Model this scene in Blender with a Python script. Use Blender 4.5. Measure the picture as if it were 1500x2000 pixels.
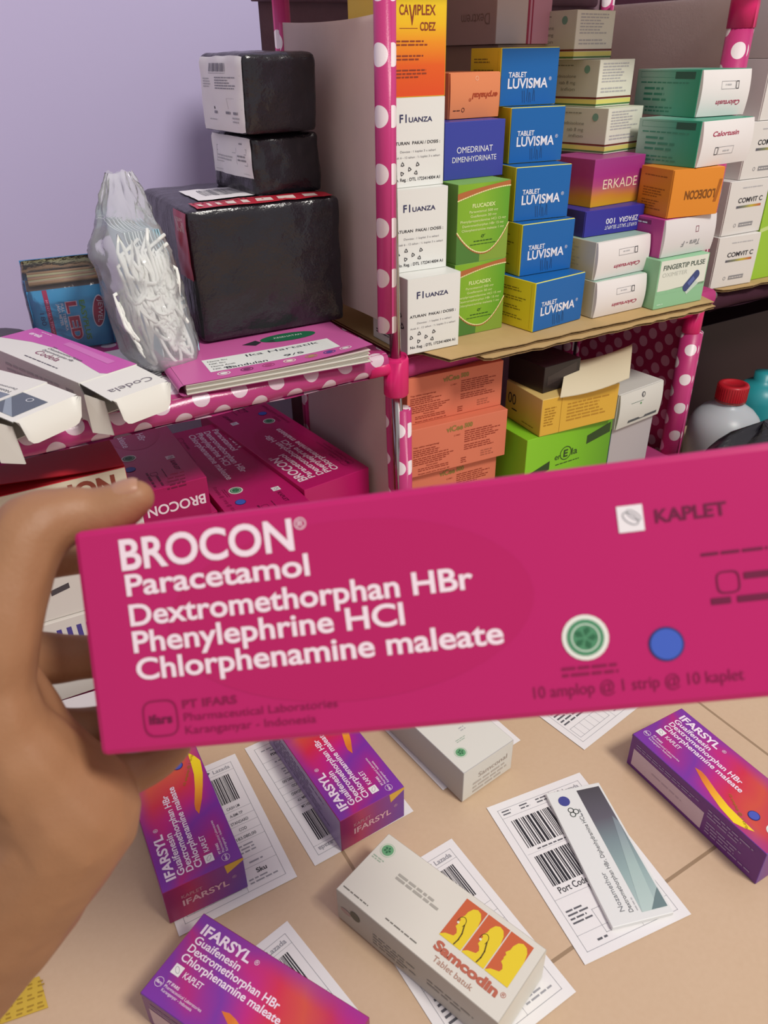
import bpy, bmesh, math, random
from mathutils import Vector, Matrix, noise
PI = math.pi
for o in list(bpy.data.objects):
    bpy.data.objects.remove(o)
S = bpy.context.scene
COL = S.collection

# ------------------------------------------------------------------ camera
F_PX = 1480.0
EYE = Vector((0.0, 0.0, 0.585))
PITCH, ROLL, YAW = math.radians(31.1), math.radians(1.0), math.radians(30.5)
fw = Vector((math.sin(YAW)*math.cos(PITCH), math.cos(YAW)*math.cos(PITCH), -math.sin(PITCH)))
rt0 = Vector((math.cos(YAW), -math.sin(YAW), 0))
dn0 = fw.cross(rt0)
RT = rt0*math.cos(ROLL) + dn0*math.sin(ROLL)
DN = dn0*math.cos(ROLL) - rt0*math.sin(ROLL)
FW = fw
cam = bpy.data.cameras.new('camera')
cam.sensor_fit = 'HORIZONTAL'
cam.sensor_width = 36.0
cam.lens = 36.0*F_PX/1500.0
cam.clip_start = 0.02
cam.dof.use_dof = True
cam.dof.focus_distance = 0.78
cam.dof.aperture_fstop = 17.0
camo = bpy.data.objects.new('camera', cam)
COL.objects.link(camo)
camo.matrix_world = Matrix(((RT.x, -DN.x, -FW.x, EYE.x), (RT.y, -DN.y, -FW.y, EYE.y),
                            (RT.z, -DN.z, -FW.z, EYE.z), (0, 0, 0, 1)))
S.camera = camo
# ------------------------------------------------------------------ light
W = bpy.data.worlds.new('room_bounce')
S.world = W
W.use_nodes = True
W.node_tree.nodes['Background'].inputs[0].default_value = (0.86, 0.82, 0.86, 1)
W.node_tree.nodes['Background'].inputs[1].default_value = 0.56
def area(name, loc, target, size, power, color):
    l = bpy.data.lights.new(name, 'AREA')
    l.shape = 'DISK'
    l.size = size
    l.energy = power
    l.color = color
    o = bpy.data.objects.new(name, l)
    COL.objects.link(o)
    o.location = loc
    o.rotation_euler = (Vector(target)-Vector(loc)).to_track_quat('-Z', 'Y').to_euler()
    return o
area('ceiling_lamp', (0.75, -1.00, 2.25), (0.35, 0.5, 0.2), 0.55, 46, (1.0, 0.95, 0.88))
S.view_settings.view_transform = 'Standard'
S.view_settings.look = 'None'
S.view_settings.exposure = 0.0
S.view_settings.gamma = 1.0
S.view_settings.use_curve_mapping = False

# ------------------------------------------------------------------ materials
def lin(h):
    h = h.lstrip('#')
    r = []
    for i in (0, 2, 4):
        c = int(h[i:i+2], 16)/255
        r.append(c/12.92 if c <= 0.04045 else ((c+0.055)/1.055)**2.4)
    return (r[0], r[1], r[2], 1)
_M = {}
def M(h, rough=0.45, metal=0.0, spec=0.4):
    key = (h, rough, metal, spec)
    if key in _M:
        return _M[key]
    m = bpy.data.materials.new('print_'+h.lstrip('#'))
    m.use_nodes = True
    b = m.node_tree.nodes['Principled BSDF']
    b.inputs['Base Color'].default_value = lin(h)
    b.inputs['Roughness'].default_value = rough
    b.inputs['Metallic'].default_value = metal
    b.inputs['Specular IOR Level'].default_value = spec
    _M[key] = m
    return m
class NT:
    """small wrapper to write node materials tersely"""
    def __init__(s, name, rough=0.45, spec=0.4):
        s.m = bpy.data.materials.new(name)
        s.m.use_nodes = True
        s.t = s.m.node_tree
        s.b = s.t.nodes['Principled BSDF']
        s.b.inputs['Roughness'].default_value = rough
        s.b.inputs['Specular IOR Level'].default_value = spec
    def n(s, kind, **kw):
        x = s.t.nodes.new(kind)
        for k, v in kw.items():
            setattr(x, k, v)
        return x
    def l(s, a, b):
        s.t.links.new(a, b)
    def math(s, op, a, b=None):
        x = s.n('ShaderNodeMath', operation=op)
        for i, v in enumerate((a, b)):
            if v is None:
                continue
            if isinstance(v, (int, float)):
                x.inputs[i].default_value = v
            else:
                s.l(v, x.inputs[i])
        return x.outputs[0]
    def obj(s, out='Object'):
        x = s.n('ShaderNodeTexCoord')
        return x.outputs[out]
    def noise(s, vec, scale, detail=3, rough=0.5):
        x = s.n('ShaderNodeTexNoise')
        x.inputs['Scale'].default_value = scale
        x.inputs['Detail'].default_value = detail
        x.inputs['Roughness'].default_value = rough
        if vec is not None:
            s.l(vec, x.inputs['Vector'])
        return x.outputs['Fac']
    def ramp(s, fac, stops, interp='LINEAR'):
        x = s.n('ShaderNodeValToRGB')
        x.color_ramp.interpolation = interp
        e = x.color_ramp.elements
        while len(e) < len(stops):
            e.new(0.5)
        for i, (p, c) in enumerate(stops):
            e[i].position = p
            e[i].color = lin(c) if isinstance(c, str) else c
        s.l(fac, x.inputs[0])
        return x.outputs[0]
    def mix(s, fac, a, b):
        x = s.n('ShaderNodeMix', data_type='RGBA')
        for sock, v in ((x.inputs[0], fac), (x.inputs[6], a), (x.inputs[7], b)):
            if isinstance(v, str):
                sock.default_value = lin(v)
            elif isinstance(v, (int, float)):
                sock.default_value = v
            else:
                s.l(v, sock)
        return x.outputs[2]
    def col(s, v):
        s.l(v, s.b.inputs['Base Color'])
    def bump(s, h, strength=0.3, dist=0.001):
        x = s.n('ShaderNodeBump')
        x.inputs['Strength'].default_value = strength
        x.inputs['Distance'].default_value = dist
        s.l(h, x.inputs['Height'])
        s.l(x.outputs[0], s.b.inputs['Normal'])
    def sep(s, vec):
        x = s.n('ShaderNodeSeparateXYZ')
        s.l(vec, x.inputs[0])
        return x.outputs

# wall paint
t = NT('lavender_wall_paint', 0.75, 0.2)
v = t.obj()
t.col(t.mix(t.noise(v, 3.0, 4), '#c0b7dc', '#cac2e4'))
t.bump(t.noise(v, 140, 3), 0.15, 0.0006)
WALLM = t.m
# floor tiles 40 cm, grout 3 mm
t = NT('beige_floor_tile', 0.3, 0.35)
v = t.obj()
sx = t.sep(v)
def grout(sock, off):
    a = t.math('FRACT', t.math('ADD', t.math('DIVIDE', t.math('SUBTRACT', sock, off), 0.4), 0.5))
    return t.math('LESS_THAN', t.math('ABSOLUTE', t.math('SUBTRACT', a, 0.5)), 0.0036)
g = t.math('MAXIMUM', grout(sx[0], 0.1716), grout(sx[1], 0.2075))
base = t.mix(t.noise(v, 6, 5), '#cbb090', '#d6bca0')
base = t.mix(t.math('MULTIPLY', t.noise(v, 220, 2), 0.35), base, '#bd9e7e')
t.col(t.mix(g, base, '#9d8468'))
t.bump(t.math('SUBTRACT', 1.0, g), 0.4, 0.001)
FLOORM = t.m
# polka dots on UV (metres): staggered grid
def dots(name, bg, fg, pitch=0.030, r=0.0085, rough=0.35, ph=0.0):
    t = NT(name, rough, 0.4)
    uv = t.obj('UV')
    s = t.sep(uv)
    def layer(ox, oy):
        fx = t.math('SUBTRACT', t.math('FRACT', t.math('ADD', t.math('DIVIDE', s[0], pitch), ox)), 0.5)
        fy = t.math('SUBTRACT', t.math('FRACT', t.math('ADD', t.math('DIVIDE', s[1], pitch), oy)), 0.5)
        d = t.math('SQRT', t.math('ADD', t.math('MULTIPLY', fx, fx), t.math('MULTIPLY', fy, fy)))
        return t.math('LESS_THAN', d, r/pitch)
    k = t.math('MAXIMUM', layer(ph, 0), layer(ph+0.5, 0.5))
    t.col(t.mix(k, bg, fg))
    t.bump(t.noise(t.obj(), 900, 2), 0.25, 0.0004)
    return t.m
DOTM = dots('pink_polka_dot_fabric', '#c23a7a', '#eadde0', 0.046, 0.0088, 0.35, 0.252)
DOTD = dots('magenta_polka_dot_panel', '#b0305f', '#d9a0b4', 0.034, 0.0085)
DOTS = dots('pink_polka_dot_shelf', '#b03a76', '#d6c0cb', 0.037, 0.0080, 0.22)
def woven(name, c1, c2):
    t = NT(name, 0.85, 0.15)
    v = t.obj()
    t.col(t.mix(t.noise(v, 60, 4), c1, c2))
    t.bump(t.noise(v, 400, 2), 0.5, 0.0006)
    return t.m
NONW = woven('grey_white_nonwoven', '#dccfcb', '#e6dad5')
for _m in (NONW,):
    # thin cloth lets some light through
    _t = _m.node_tree
    _o = [n for n in _t.nodes if n.type == 'OUTPUT_MATERIAL'][0]
    _tl = _t.nodes.new('ShaderNodeBsdfTranslucent')
    _tl.inputs[0].default_value = lin('#ecdcd6')
    _mx = _t.nodes.new('ShaderNodeMixShader')
    _mx.inputs[0].default_value = 0.5
    _t.links.new(_t.nodes['Principled BSDF'].outputs[0], _mx.inputs[1])
    _t.links.new(_tl.outputs[0], _mx.inputs[2])
    _t.links.new(_mx.outputs[0], _o.inputs[0])
NOND = woven('mauve_nonwoven', '#7d6570', '#8d7480')
PINKF = woven('plain_pink_fabric', '#a83a70', '#b5447c')
t = NT('brown_cardboard', 0.8, 0.15)
v = t.obj()
t.col(t.mix(t.noise(v, 40, 4), '#b89a68', '#c6a878'))
t.bump(t.noise(v, 260, 2), 0.2, 0.0004)
CARD = t.m
t = NT('torn_cardboard_edge', 0.9, 0.1)
t.col(t.mix(t.noise(t.obj(), 300, 3), '#6e5a3e', '#a58b64'))
CARDE = t.m
CHROME = M('#b9b4b2', 0.22, 1.0)
PLUG = M('#d6246c', 0.35)
WHITE = M('#e9e8e2', 0.5)
OFFW = M('#dcdad0', 0.5)
PAPER = M('#e9e7e6', 0.6)
INK = M('#2a2a30', 0.55)
GREY = M('#8d8d90', 0.55)
LGREY = M('#b4b4b6', 0.55)
# black wrap
t = NT('black_plastic_wrap', 0.22, 0.6)
v = t.obj()
mp = t.n('ShaderNodeMapping')
mp.inputs['Rotation'].default_value = (0.5, 0.7, 0.4)
mp.inputs['Scale'].default_value = (1, 3.2, 1)
t.l(v, mp.inputs[0])
nn = t.noise(mp.outputs[0], 28, 5, 0.65)
nr = t.n('ShaderNodeTexNoise', noise_type='RIDGED_MULTIFRACTAL')
nr.inputs['Scale'].default_value = 22
t.l(mp.outputs[0], nr.inputs['Vector'])
t.col(t.mix(t.noise(v, 30, 3), '#17151a', '#232027'))
t.bump(t.math('ADD', t.math('MULTIPLY', nn, 0.35), t.math('MULTIPLY', t.math('POWER', nr.outputs[0], 3.0), 0.22)), 1.0, 0.006)
WRAP = t.m
# skin
t = NT('brown_skin', 0.5, 0.35)
v = t.obj()
t.col(t.mix(t.noise(v, 45, 5), '#94694a', '#a67a58'))
t.bump(t.noise(v, 520, 4, 0.6), 0.25, 0.0008)
t.b.inputs['Subsurface Weight'].default_value = 0.06
t.b.inputs['Subsurface Radius'].default_value = (0.006, 0.0025, 0.0015)
SKIN = t.m
# thin clear film
def film(name, haze, col='#f2f5f6'):
    m = bpy.data.materials.new(name)
    m.use_nodes = True
    t = m.node_tree
    t.nodes.clear()
    out = t.nodes.new('ShaderNodeOutputMaterial')
    tr = t.nodes.new('ShaderNodeBsdfTransparent')
    tr.inputs[0].default_value = (0.97, 0.97, 0.98, 1)
    gl = t.nodes.new('ShaderNodeBsdfGlossy')
    gl.inputs['Roughness'].default_value = 0.12
    df = t.nodes.new('ShaderNodeBsdfDiffuse')
    df.inputs[0].default_value = lin(col)
    m1 = t.nodes.new('ShaderNodeMixShader')
    m2 = t.nodes.new('ShaderNodeMixShader')
    fr = t.nodes.new('ShaderNodeFresnel')
    fr.inputs[0].default_value = 1.35
    tc = t.nodes.new('ShaderNodeTexCoord')
    ns = t.nodes.new('ShaderNodeTexNoise')
    ns.inputs['Scale'].default_value = 38
    ns.inputs['Detail'].default_value = 5
    t.links.new(tc.outputs['Object'], ns.inputs['Vector'])
    bp = t.nodes.new('ShaderNodeBump')
    bp.inputs['Strength'].default_value = 0.8
    bp.inputs['Distance'].default_value = 0.004
    t.links.new(ns.outputs['Fac'], bp.inputs['Height'])
    t.links.new(bp.outputs[0], gl.inputs['Normal'])
    t.links.new(bp.outputs[0], fr.inputs['Normal'])
    m1.inputs[0].default_value = haze
    t.links.new(tr.outputs[0], m1.inputs[1])
    t.links.new(df.outputs[0], m1.inputs[2])
    t.links.new(fr.outputs[0], m2.inputs[0])
    t.links.new(m1.outputs[0], m2.inputs[1])
    t.links.new(gl.outputs[0], m2.inputs[2])
    t.links.new(m2.outputs[0], out.inputs[0])
    return m
FILM = film('clear_bag_film', 0.30)
FILMT = film('clear_wrap_film', 0.03)
def ramp_mat(name, axis, lo, hi, stops, rough=0.4, wob=0.0):
    """printed gradient across a face, along one object axis"""
    t = NT(name, rough, 0.4)
    v = t.obj()
    s = t.sep(v)
    a = t.math('DIVIDE', t.math('SUBTRACT', s['xyz'.index(axis)], lo), hi-lo)
    if wob:
        a = t.math('ADD', a, t.math('MULTIPLY', t.math('SUBTRACT', t.noise(v, 18, 1), 0.5), wob))
    t.col(t.ramp(a, stops))
    return t.m

# ------------------------------------------------------------------ mesh building
_G = {}
_fc = bpy.data.curves.new('lettering', 'FONT')
_fo = bpy.data.objects.new('lettering', _fc)
COL.objects.link(_fo)
def glyphs(s, bold=0.0, shear=0.0):
    key = (s, bold, shear)
    if key not in _G:
        _fc.body = s
        _fc.size = 1.0
        _fc.offset = bold
        _fc.shear = shear
        _fc.resolution_u = 5
        _fc.fill_mode = 'FRONT'
        bpy.context.view_layer.update()
        ev = _fo.evaluated_get(bpy.context.evaluated_depsgraph_get())
        me = ev.to_mesh()
        vs = [(p.co.x, p.co.y) for p in me.vertices]
        fs = [tuple(p.vertices) for p in me.polygons]
        ev.to_mesh_clear()
        _G[key] = (vs, fs)
    return _G[key]
_hv = glyphs('H')[0]
CAP = max(p[1] for p in _hv) - min(p[1] for p in _hv)

class MB:
    def __init__(s):
        s.v, s.f, s.mi, s.sm, s.uv, s.mats = [], [], [], [], {}, []
    def m(s, mat):
        if mat not in s.mats:
            s.mats.append(mat)
        return s.mats.index(mat)
    def add(s, vs, fs, mat, smooth=False, uvs=None):
        b = len(s.v)
        s.v += [tuple(p) for p in vs]
        i = s.m(mat) if not isinstance(mat, list) else None
        for k, f in enumerate(fs):
            if uvs:
                s.uv[len(s.f)] = [uvs[j] for j in f]
            s.f.append(tuple(j+b for j in f))
            s.mi.append(i if i is not None else s.m(mat[k]))
            s.sm.append(smooth)
    def box(s, p, q, mats, bev=0.0006, xf=None):
        """mats: one material or dict F K L R T B"""
        bm = bmesh.new()
        bmesh.ops.create_cube(bm, size=1)
        p, q = Vector(p), Vector(q)
        d = q-p
        for v in bm.verts:
            v.co = Vector((p.x+(v.co.x+.5)*d.x, p.y+(v.co.y+.5)*d.y, p.z+(v.co.z+.5)*d.z))
        if not isinstance(mats, dict):
            mats = dict.fromkeys('FKLRTB', mats)
        keys = {(0, -1, 0): 'F', (0, 1, 0): 'K', (-1, 0, 0): 'L', (1, 0, 0): 'R', (0, 0, 1): 'T', (0, 0, -1): 'B'}
        ml = []
        bm.normal_update()
        for f in bm.faces:
            n = f.normal
            mt = mats[keys[(round(n.x), round(n.y), round(n.z))]]
            if mt not in ml:
                ml.append(mt)
            f.material_index = ml.index(mt)
        if bev:
            bmesh.ops.bevel(bm, geom=list(bm.edges), offset=bev, segments=2, affect='EDGES', profile=0.5)
        bm.verts.index_update()
        vs = [v.co.copy() for v in bm.verts]
        if xf:
            vs = [xf(v) for v in vs]
        s.add(vs, [[v.index for v in f.verts] for f in bm.faces], [ml[f.material_index] for f in bm.faces])
        bm.free()
    def grid(s, fn, nu, nv, mat, smooth=True, closed_u=False, uvfn=None):
        vs = [fn(i/nu, j/nv) for j in range(nv+1) for i in range(nu+1)]
        fs = [(j*(nu+1)+i, j*(nu+1)+i+1, (j+1)*(nu+1)+i+1, (j+1)*(nu+1)+i) for j in range(nv) for i in range(nu)]
        uvs = [uvfn(i/nu, j/nv) for j in range(nv+1) for i in range(nu+1)] if uvfn else None
        s.add(vs, fs, mat, smooth, uvs)
    def tube(s, pts, r, mat, seg=12, cap=True, smooth=True):
        pts = [Vector(p) for p in pts]
        rs = r if isinstance(r, (list, tuple)) else [r]*len(pts)
        vs, fs, uvs = [], [], []
        ln = 0
        up = None
        for i, p in enumerate(pts):
            d = (pts[min(i+1, len(pts)-1)]-pts[max(i-1, 0)]).normalized()
            if up is None:
                up = d.orthogonal().normalized() if abs(d.z) < 0.9 else Vector((0, -1, 0))
            up = (up-d*up.dot(d)).normalized()
            sd = d.cross(up)
            if i:
                ln += (p-pts[i-1]).length
            for k in range(seg+1):
                a = 2*PI*k/seg
                vs.append(p+(up*math.cos(a)+sd*math.sin(a))*rs[i])
                uvs.append((k/seg*2*PI*rs[i], ln))
        n = seg+1
        for i in range(len(pts)-1):
            for k in range(seg):
                fs.append((i*n+k, i*n+k+1, (i+1)*n+k+1, (i+1)*n+k))
        if cap:
            fs.append(tuple(reversed(range(seg))))
            fs.append(tuple((len(pts)-1)*n+k for k in range(seg)))
        s.add(vs, fs, mat, smooth, uvs)
    def lathe(s, prof, mat, seg=28, c=(0, 0, 0)):
        c = Vector(c)
        s.grid(lambda a, b: c+Vector((prof[round(b*(len(prof)-1))][0]*math.cos(2*PI*a),
                                      prof[round(b*(len(prof)-1))][0]*math.sin(2*PI*a),
                                      prof[round(b*(len(prof)-1))][1])), seg, len(prof)-1, mat)
    def prism(s, poly, z0, z1, mat, side=None):
        n = len(poly)
        vs = [(x, y, z0) for x, y in poly]+[(x, y, z1) for x, y in poly]
        fs = [tuple(reversed(range(n))), tuple(range(n, 2*n))]
        s.add(vs, fs, mat)
        s.add(vs, [(i, (i+1) % n, n+(i+1) % n, n+i) for i in range(n)], side or mat)
    def build(s, name, parent=None, loc=(0, 0, 0), rz=0.0, mw=None):
        me = bpy.data.meshes.new(name)
        me.from_pydata(s.v, [], s.f)
        for m in s.mats:
            me.materials.append(m)
        me.polygons.foreach_set('material_index', s.mi)
        me.polygons.foreach_set('use_smooth', s.sm)
        if s.uv:
            ul = me.uv_layers.new(name='UVMap')
            for fi, us in s.uv.items():
                st = me.polygons[fi].loop_start
                for k, u in enumerate(us):
                    ul.data[st+k].uv = u
        me.update()
        o = bpy.data.objects.new(name, me)
        COL.objects.link(o)
        if parent:
            o.parent = parent
        if mw is not None:
            o.matrix_world = mw
        else:
            o.location = loc
            o.rotation_euler = (0, 0, rz)
        return o
def tag(o, label=None, cat=None, group=None, kind=None):
    for k, v in (('label', label), ('category', cat), ('group', group), ('kind', kind)):
        if v:
            o[k] = v
    return o
def empty(name, loc=(0, 0, 0), rz=0.0, mw=None):
    o = bpy.data.objects.new(name, None)
    o.empty_display_size = 0.02
    COL.objects.link(o)
    if mw is not None:
        o.matrix_world = mw
    else:
        o.location = loc
        o.rotation_euler = (0, 0, rz)
    return o

EPS = 0.00014
class P:
    """printing on a surface: 2-D shapes laid a hair above it"""
    def __init__(s, mb, o, u, v, bend=None, swap=False):
        s.mb, s.o, s.u, s.v = mb, Vector(o), Vector(u), Vector(v)
        s.n = s.u.cross(s.v)
        s.bend = bend
    def at(s, a, b, k):
        p = s.o+s.u*a+s.v*b+s.n*(EPS*k)
        if s.bend:
            p = s.bend(p)
        return p
    def sub(s, a, b, rot):
        c, q = math.cos(math.radians(rot)), math.sin(math.radians(rot))
        r = P(s.mb, s.o+s.u*a+s.v*b, s.u*c+s.v*q, s.v*c-s.u*q, s.bend)
        if 'at' in s.__dict__:
            up = s.at
            r.at = lambda x, y, k: up(a+x*c-y*q, b+x*q+y*c, k)
        return r
    def poly(s, pts, m, k=1):
        s.mb.add([s.at(a, b, k) for a, b in pts], [tuple(range(len(pts)))], m)
    def rect(s, a, b, c, d, m, k=1):
        s.poly([(a, b), (c, b), (c, d), (a, d)], m, k)
    def frame(s, a, b, c, d, t, m, k=1):
        s.rect(a, b, c, b+t, m, k)
        s.rect(a, d-t, c, d, m, k)
        s.rect(a, b, a+t, d, m, k)
        s.rect(c-t, b, c, d, m, k)
    def disc(s, a, b, r, m, k=1, n=24, ry=None, rot=0):
        ry = ry or r
        c, q = math.cos(math.radians(rot)), math.sin(math.radians(rot))
        s.poly([(a+r*math.cos(2*PI*i/n)*c-ry*math.sin(2*PI*i/n)*q, b+r*math.cos(2*PI*i/n)*q+ry*math.sin(2*PI*i/n)*c) for i in range(n)], m, k)
    def stroke(s, pts, t, m, k=1):
        for i in range(len(pts)-1):
            a, b = Vector(pts[i]), Vector(pts[i+1])
            d = (b-a)
            if d.length < 1e-7:
                continue
            n = Vector((-d.y, d.x)).normalized()*t/2
            e = d.normalized()*t*0.3
            s.poly([tuple(a-n-e), tuple(b-n+e), tuple(b+n+e), tuple(a+n-e)], m, k)
    def ring(s, a, b, r, t, m, k=1, n=24, ry=None, rot=0, pw=1.0):
        ry = ry or r
        c, q = math.cos(math.radians(rot)), math.sin(math.radians(rot))
        def pt(i, rr, rv):
            cx, sy = math.cos(2*PI*i/n), math.sin(2*PI*i/n)
            x, y = rr*math.copysign(abs(cx)**pw, cx), rv*math.copysign(abs(sy)**pw, sy)
            return (a+x*c-y*q, b+x*q+y*c)
        for i in range(n):
            s.poly([pt(i, r-t, ry-t), pt(i, r, ry), pt(i+1, r, ry), pt(i+1, r-t, ry-t)], m, k)
    def text(s, tx, a, b, h, m, w=None, al='l', rot=0, bold=0.0, k=2, shear=0.0):
        vs, fs = glyphs(tx, bold, shear)
        if not vs:
            return
        x0, x1 = min(p[0] for p in vs), max(p[0] for p in vs)
        sy = h/CAP
        sx = (w/(x1-x0)) if w else sy
        wd = (x1-x0)*sx
        off = {'l': 0, 'c': -wd/2, 'r': -wd}[al]
        c, q = math.cos(math.radians(rot)), math.sin(math.radians(rot))
        out = []
        for x, y in vs:
            X, Y = (x-x0)*sx+off, y*sy
            out.append(s.at(a+X*c-Y*q, b+X*q+Y*c, k))
        s.mb.add(out, fs, m)
    def greek(s, a, b, w, n, lh, m, seed=1, k=2, ragged=0.4, fill=0.42):
        R = random.Random(seed)
        for i in range(n):
            x, end = 0, w*(1-ragged*R.random())
            y = b-i*lh
            while x < end:
                ww = min(lh*R.uniform(0.9, 3.0), end-x)
                s.rect(a+x, y, a+x+ww, y+lh*fill, m, k)
                x += ww+lh*0.4
    def bars(s, a, b, w, h, m, seed=1, k=2, along='u'):
        R = random.Random(seed)
        x = 0
        unit = (w if along == 'u' else h)/62
        L = w if along == 'u' else h
        while x < L:
            t = min(unit*R.choice((1, 1, 2, 3)), L-x)
            if along == 'u':
                s.rect(a+x, b, a+x+t, b+h, m, k)
            else:
                s.rect(a, b+x, a+w, b+x+t, m, k)
            x += t+unit*R.choice((1, 1, 2))
def face(mb, key, w, d, h, bend=None):
    X, Y, Z = Vector((1, 0, 0)), Vector((0, 1, 0)), Vector((0, 0, 1))
    o, u, v = {'F': ((0, 0, 0), X, Z), 'K': ((w, d, 0), -X, Z), 'L': ((0, d, 0), -Y, Z),
               'R': ((w, 0, 0), Y, Z), 'T': ((0, 0, h), X, Y)}[key]
    return P(mb, o, u, v, bend)
def carton(label, loc, yaw, dims, mats, art=None, group=None, flap=None, cat='medicine box', name='medicine_carton', bev=0.0006, mw=None, fname='end_flap', extra=None):
    """a folding carton; art = {face: fn(P, U, V)}; flap = dict(mat, bulge, art) is the closed end panel on the front"""
    w, d, h = dims
    mb = MB()
    mb.box((0, 0, 0), (w, d, h), mats, bev)
    for k, fn in (art or {}).items():
        U, V = {'F': (w, h), 'K': (w, h), 'L': (d, h), 'R': (d, h), 'T': (w, d)}[k]
        fn(face(mb, k, w, d, h), U, V)
    o = mb.build(name, None, loc, math.radians(yaw), mw)
    tag(o, label, cat, group)
    if flap:
        fb = MB()
        bl = flap.get('bulge', 0.0)
        ins = flap.get('inset', 0.0006)
        dp = flap.get('drop', 0.0)
        def bend(p):
            q = min(max(p.z/h, 0), 1)
            e = min(max(p.x/w, 0), 1)
            return Vector((p.x, p.y-0.0011-bl*(math.sin(PI*min(1, q*0.92+0.04))**0.8)*(0.75+0.25*math.sin(PI*e)), p.z))
        nu, nv = 10, 10
        vf = lambda a, b: bend(Vector((ins+a*(w-2*ins), 0, ins+b*(h-2*ins))))
        fb.grid(vf, nu, nv, flap['mat'], bl > 0)
        # thickness: a rim running back to the carton
        rim = [(i/nu, 0) for i in range(nu)]+[(1, i/nv) for i in range(nv)]+[(1-i/nu, 1) for i in range(nu)]+[(0, 1-i/nv) for i in range(nv)]
        rv = [vf(*q) for q in rim]
        n = len(rv)
        fb.add(rv+[Vector((p.x, 0.0004, p.z)) for p in rv], [(i, n+i, n+(i+1) % n, (i+1) % n) for i in range(n)], flap.get('edge', flap['mat']))
        if flap.get('art'):
            flap['art'](face(fb, 'F', w, d, h, bend), w, h)
        fo = fb.build(fname, o)
        if flap.get('label'):
            fo['label'] = flap['label']
    return o

# ================================================================== the room
mb = MB()
mb.add([(-1.6, -1.6, 0), (2.6, -1.6, 0), (2.6, 1.12, 0), (-1.6, 1.12, 0)], [(0, 1, 2, 3)], FLOORM)
mb.add([(-1.6, -1.6, -0.03), (2.6, -1.6, -0.03), (2.6, 1.12, -0.03), (-1.6, 1.12, -0.03)], [(3, 2, 1, 0)], FLOORM)
tag(mb.build('floor'), kind='structure')
mb = MB()
mb.box((-1.6, 1.12, -0.03), (2.6, 1.2, 2.6), WALLM, 0)
tag(mb.build('wall_back'), kind='structure')

# ================================================================== the storage rack
rack = tag(empty('storage_rack', (0.4, 0.64, 0)), 'pink fabric storage rack with white polka dots and thin posts against lavender wall', 'storage rack')
def rpart(mb, name, label=None):
    o = mb.build(name, None)
    o.parent = rack
    o.location = (-0.4, -0.64, 0)
    if label:
        o['label'] = label
    return o
def post(up, low, seg_r=0.0095):
    """steel post: two sleeved lengths, bare steel by the plastic connector"""
    (ux, uy), (lx, ly), (cx, cy, cz), ztop, zbot, bare_u, bare_l = up, low['xy'], low['c'], low['zt'], low['zb'], low['bu'], low['bl']
    mb = MB()
    mb.tube([(ux, uy, ztop), (ux-0.002, uy, cz+bare_u)], seg_r, DOTM, 18)
    mb.tube([(lx, ly, cz-bare_l), (lx+0.004, ly, zbot)], seg_r, DOTM, 18)
    o = rpart(mb, 'post')
    s = MB()
    s.tube([(ux-0.001, uy, ztop+0.01), (cx, cy, cz)], 0.0058, CHROME, 14)
    s.tube([(cx, cy, cz), (lx+0.004, ly, zbot)], 0.0058, CHROME, 14)
    s.build('steel_tube', o)
    c = MB()
    c.tube([(cx-0.001, cy, cz+0.021), (cx-0.001, cy, cz+0.019), (cx, cy, cz+0.0185), (cx, cy, cz-0.0185), (cx, cy, cz-0.0205)],
           [0.0115, 0.0128, 0.0132, 0.0132, 0.0118], PLUG, 20)
    c.tube([(cx-0.032, cy+0.002, cz+0.012), (cx, cy, cz+0.012)], 0.0085, PLUG, 14)
    c.build('connector', o)
    return o
post((0.3865, 0.64), dict(xy=(0.4025, 0.64), c=(0.3945, 0.64, 0.297), zt=0.70, zb=0.0, bu=0.05, bl=0.038))
p2 = post((0.918, 0.70), dict(xy=(0.9405, 0.70), c=(0.937, 0.70, 0.252), zt=0.606, zb=0.0, bu=0.03, bl=0.02), 0.0155)
c = MB()
c.tube([(0.9175, 0.70, 0.655), (0.9185, 0.70, 0.606)], 0.0165, PLUG, 20)
c.build('connector', p2)
for x in (-0.24,):
    mb = MB()
    mb.tube([(x, 0.64, 0.75), (x, 0.64, 0.0)], 0.0095, DOTM, 14)
    rpart(mb, 'post')
for x, y in ((-0.24, 0.88), (0.405, 0.885), (0.945, 0.95)):
    mb = MB()
    mb.tube([(x, y, 0.67), (x, y, 0.0)], 0.0095, DOTM, 14)
    rpart(mb, 'post')
# fabric side panels: a slightly slack sheet with a pink bound edge
def panel(name, x, y0, y1, z0, z1, mat, sag_top=0.0, slack=0.004, edge=DOTM, label=None, x1=None):
    mb = MB()
    xe = x if x1 is None else x1
    def f(a, b, off):
        zt = z1-sag_top*math.sin(PI*a)
        z = z0+(zt-z0)*b
        return Vector((x+(xe-x)*a+slack*math.sin(PI*a)*math.sin(PI*b)+0.0015*math.sin(9*a+5*b)+off, y0+(y1-y0)*a, z))
    for off in (0, 0.0012):
        mb.grid(lambda a, b: f(a, b, off), 16, 16, mat, True, uvfn=lambda a, b: ((y1-y0)*a, z0+(z1-z0)*b))
    o = rpart(mb, name, label)
    if edge:
        for a0 in (0.0, 1.0):
            e = MB()
            e.tube([f(a0, i/10, 0.0006) for i in range(11)], 0.0035, edge, 10)
            e.build('bound_edge', o)
    return o
panel('side_panel', 0.398, 0.662, 0.875, 0.345, 0.616, NONW, 0.003, 0.003, DOTM, 'pale non-woven side panel')
panel('side_panel', 0.399, 0.662, 0.875, 0.03, 0.288, NONW, 0.004, 0.002, DOTM, 'pale non-woven side panel')
panel('side_panel', 0.938, 0.715, 0.935, 0.27, 0.64, NONW, 0.0, 0.004, DOTM, 'pale non-woven side panel')
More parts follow.
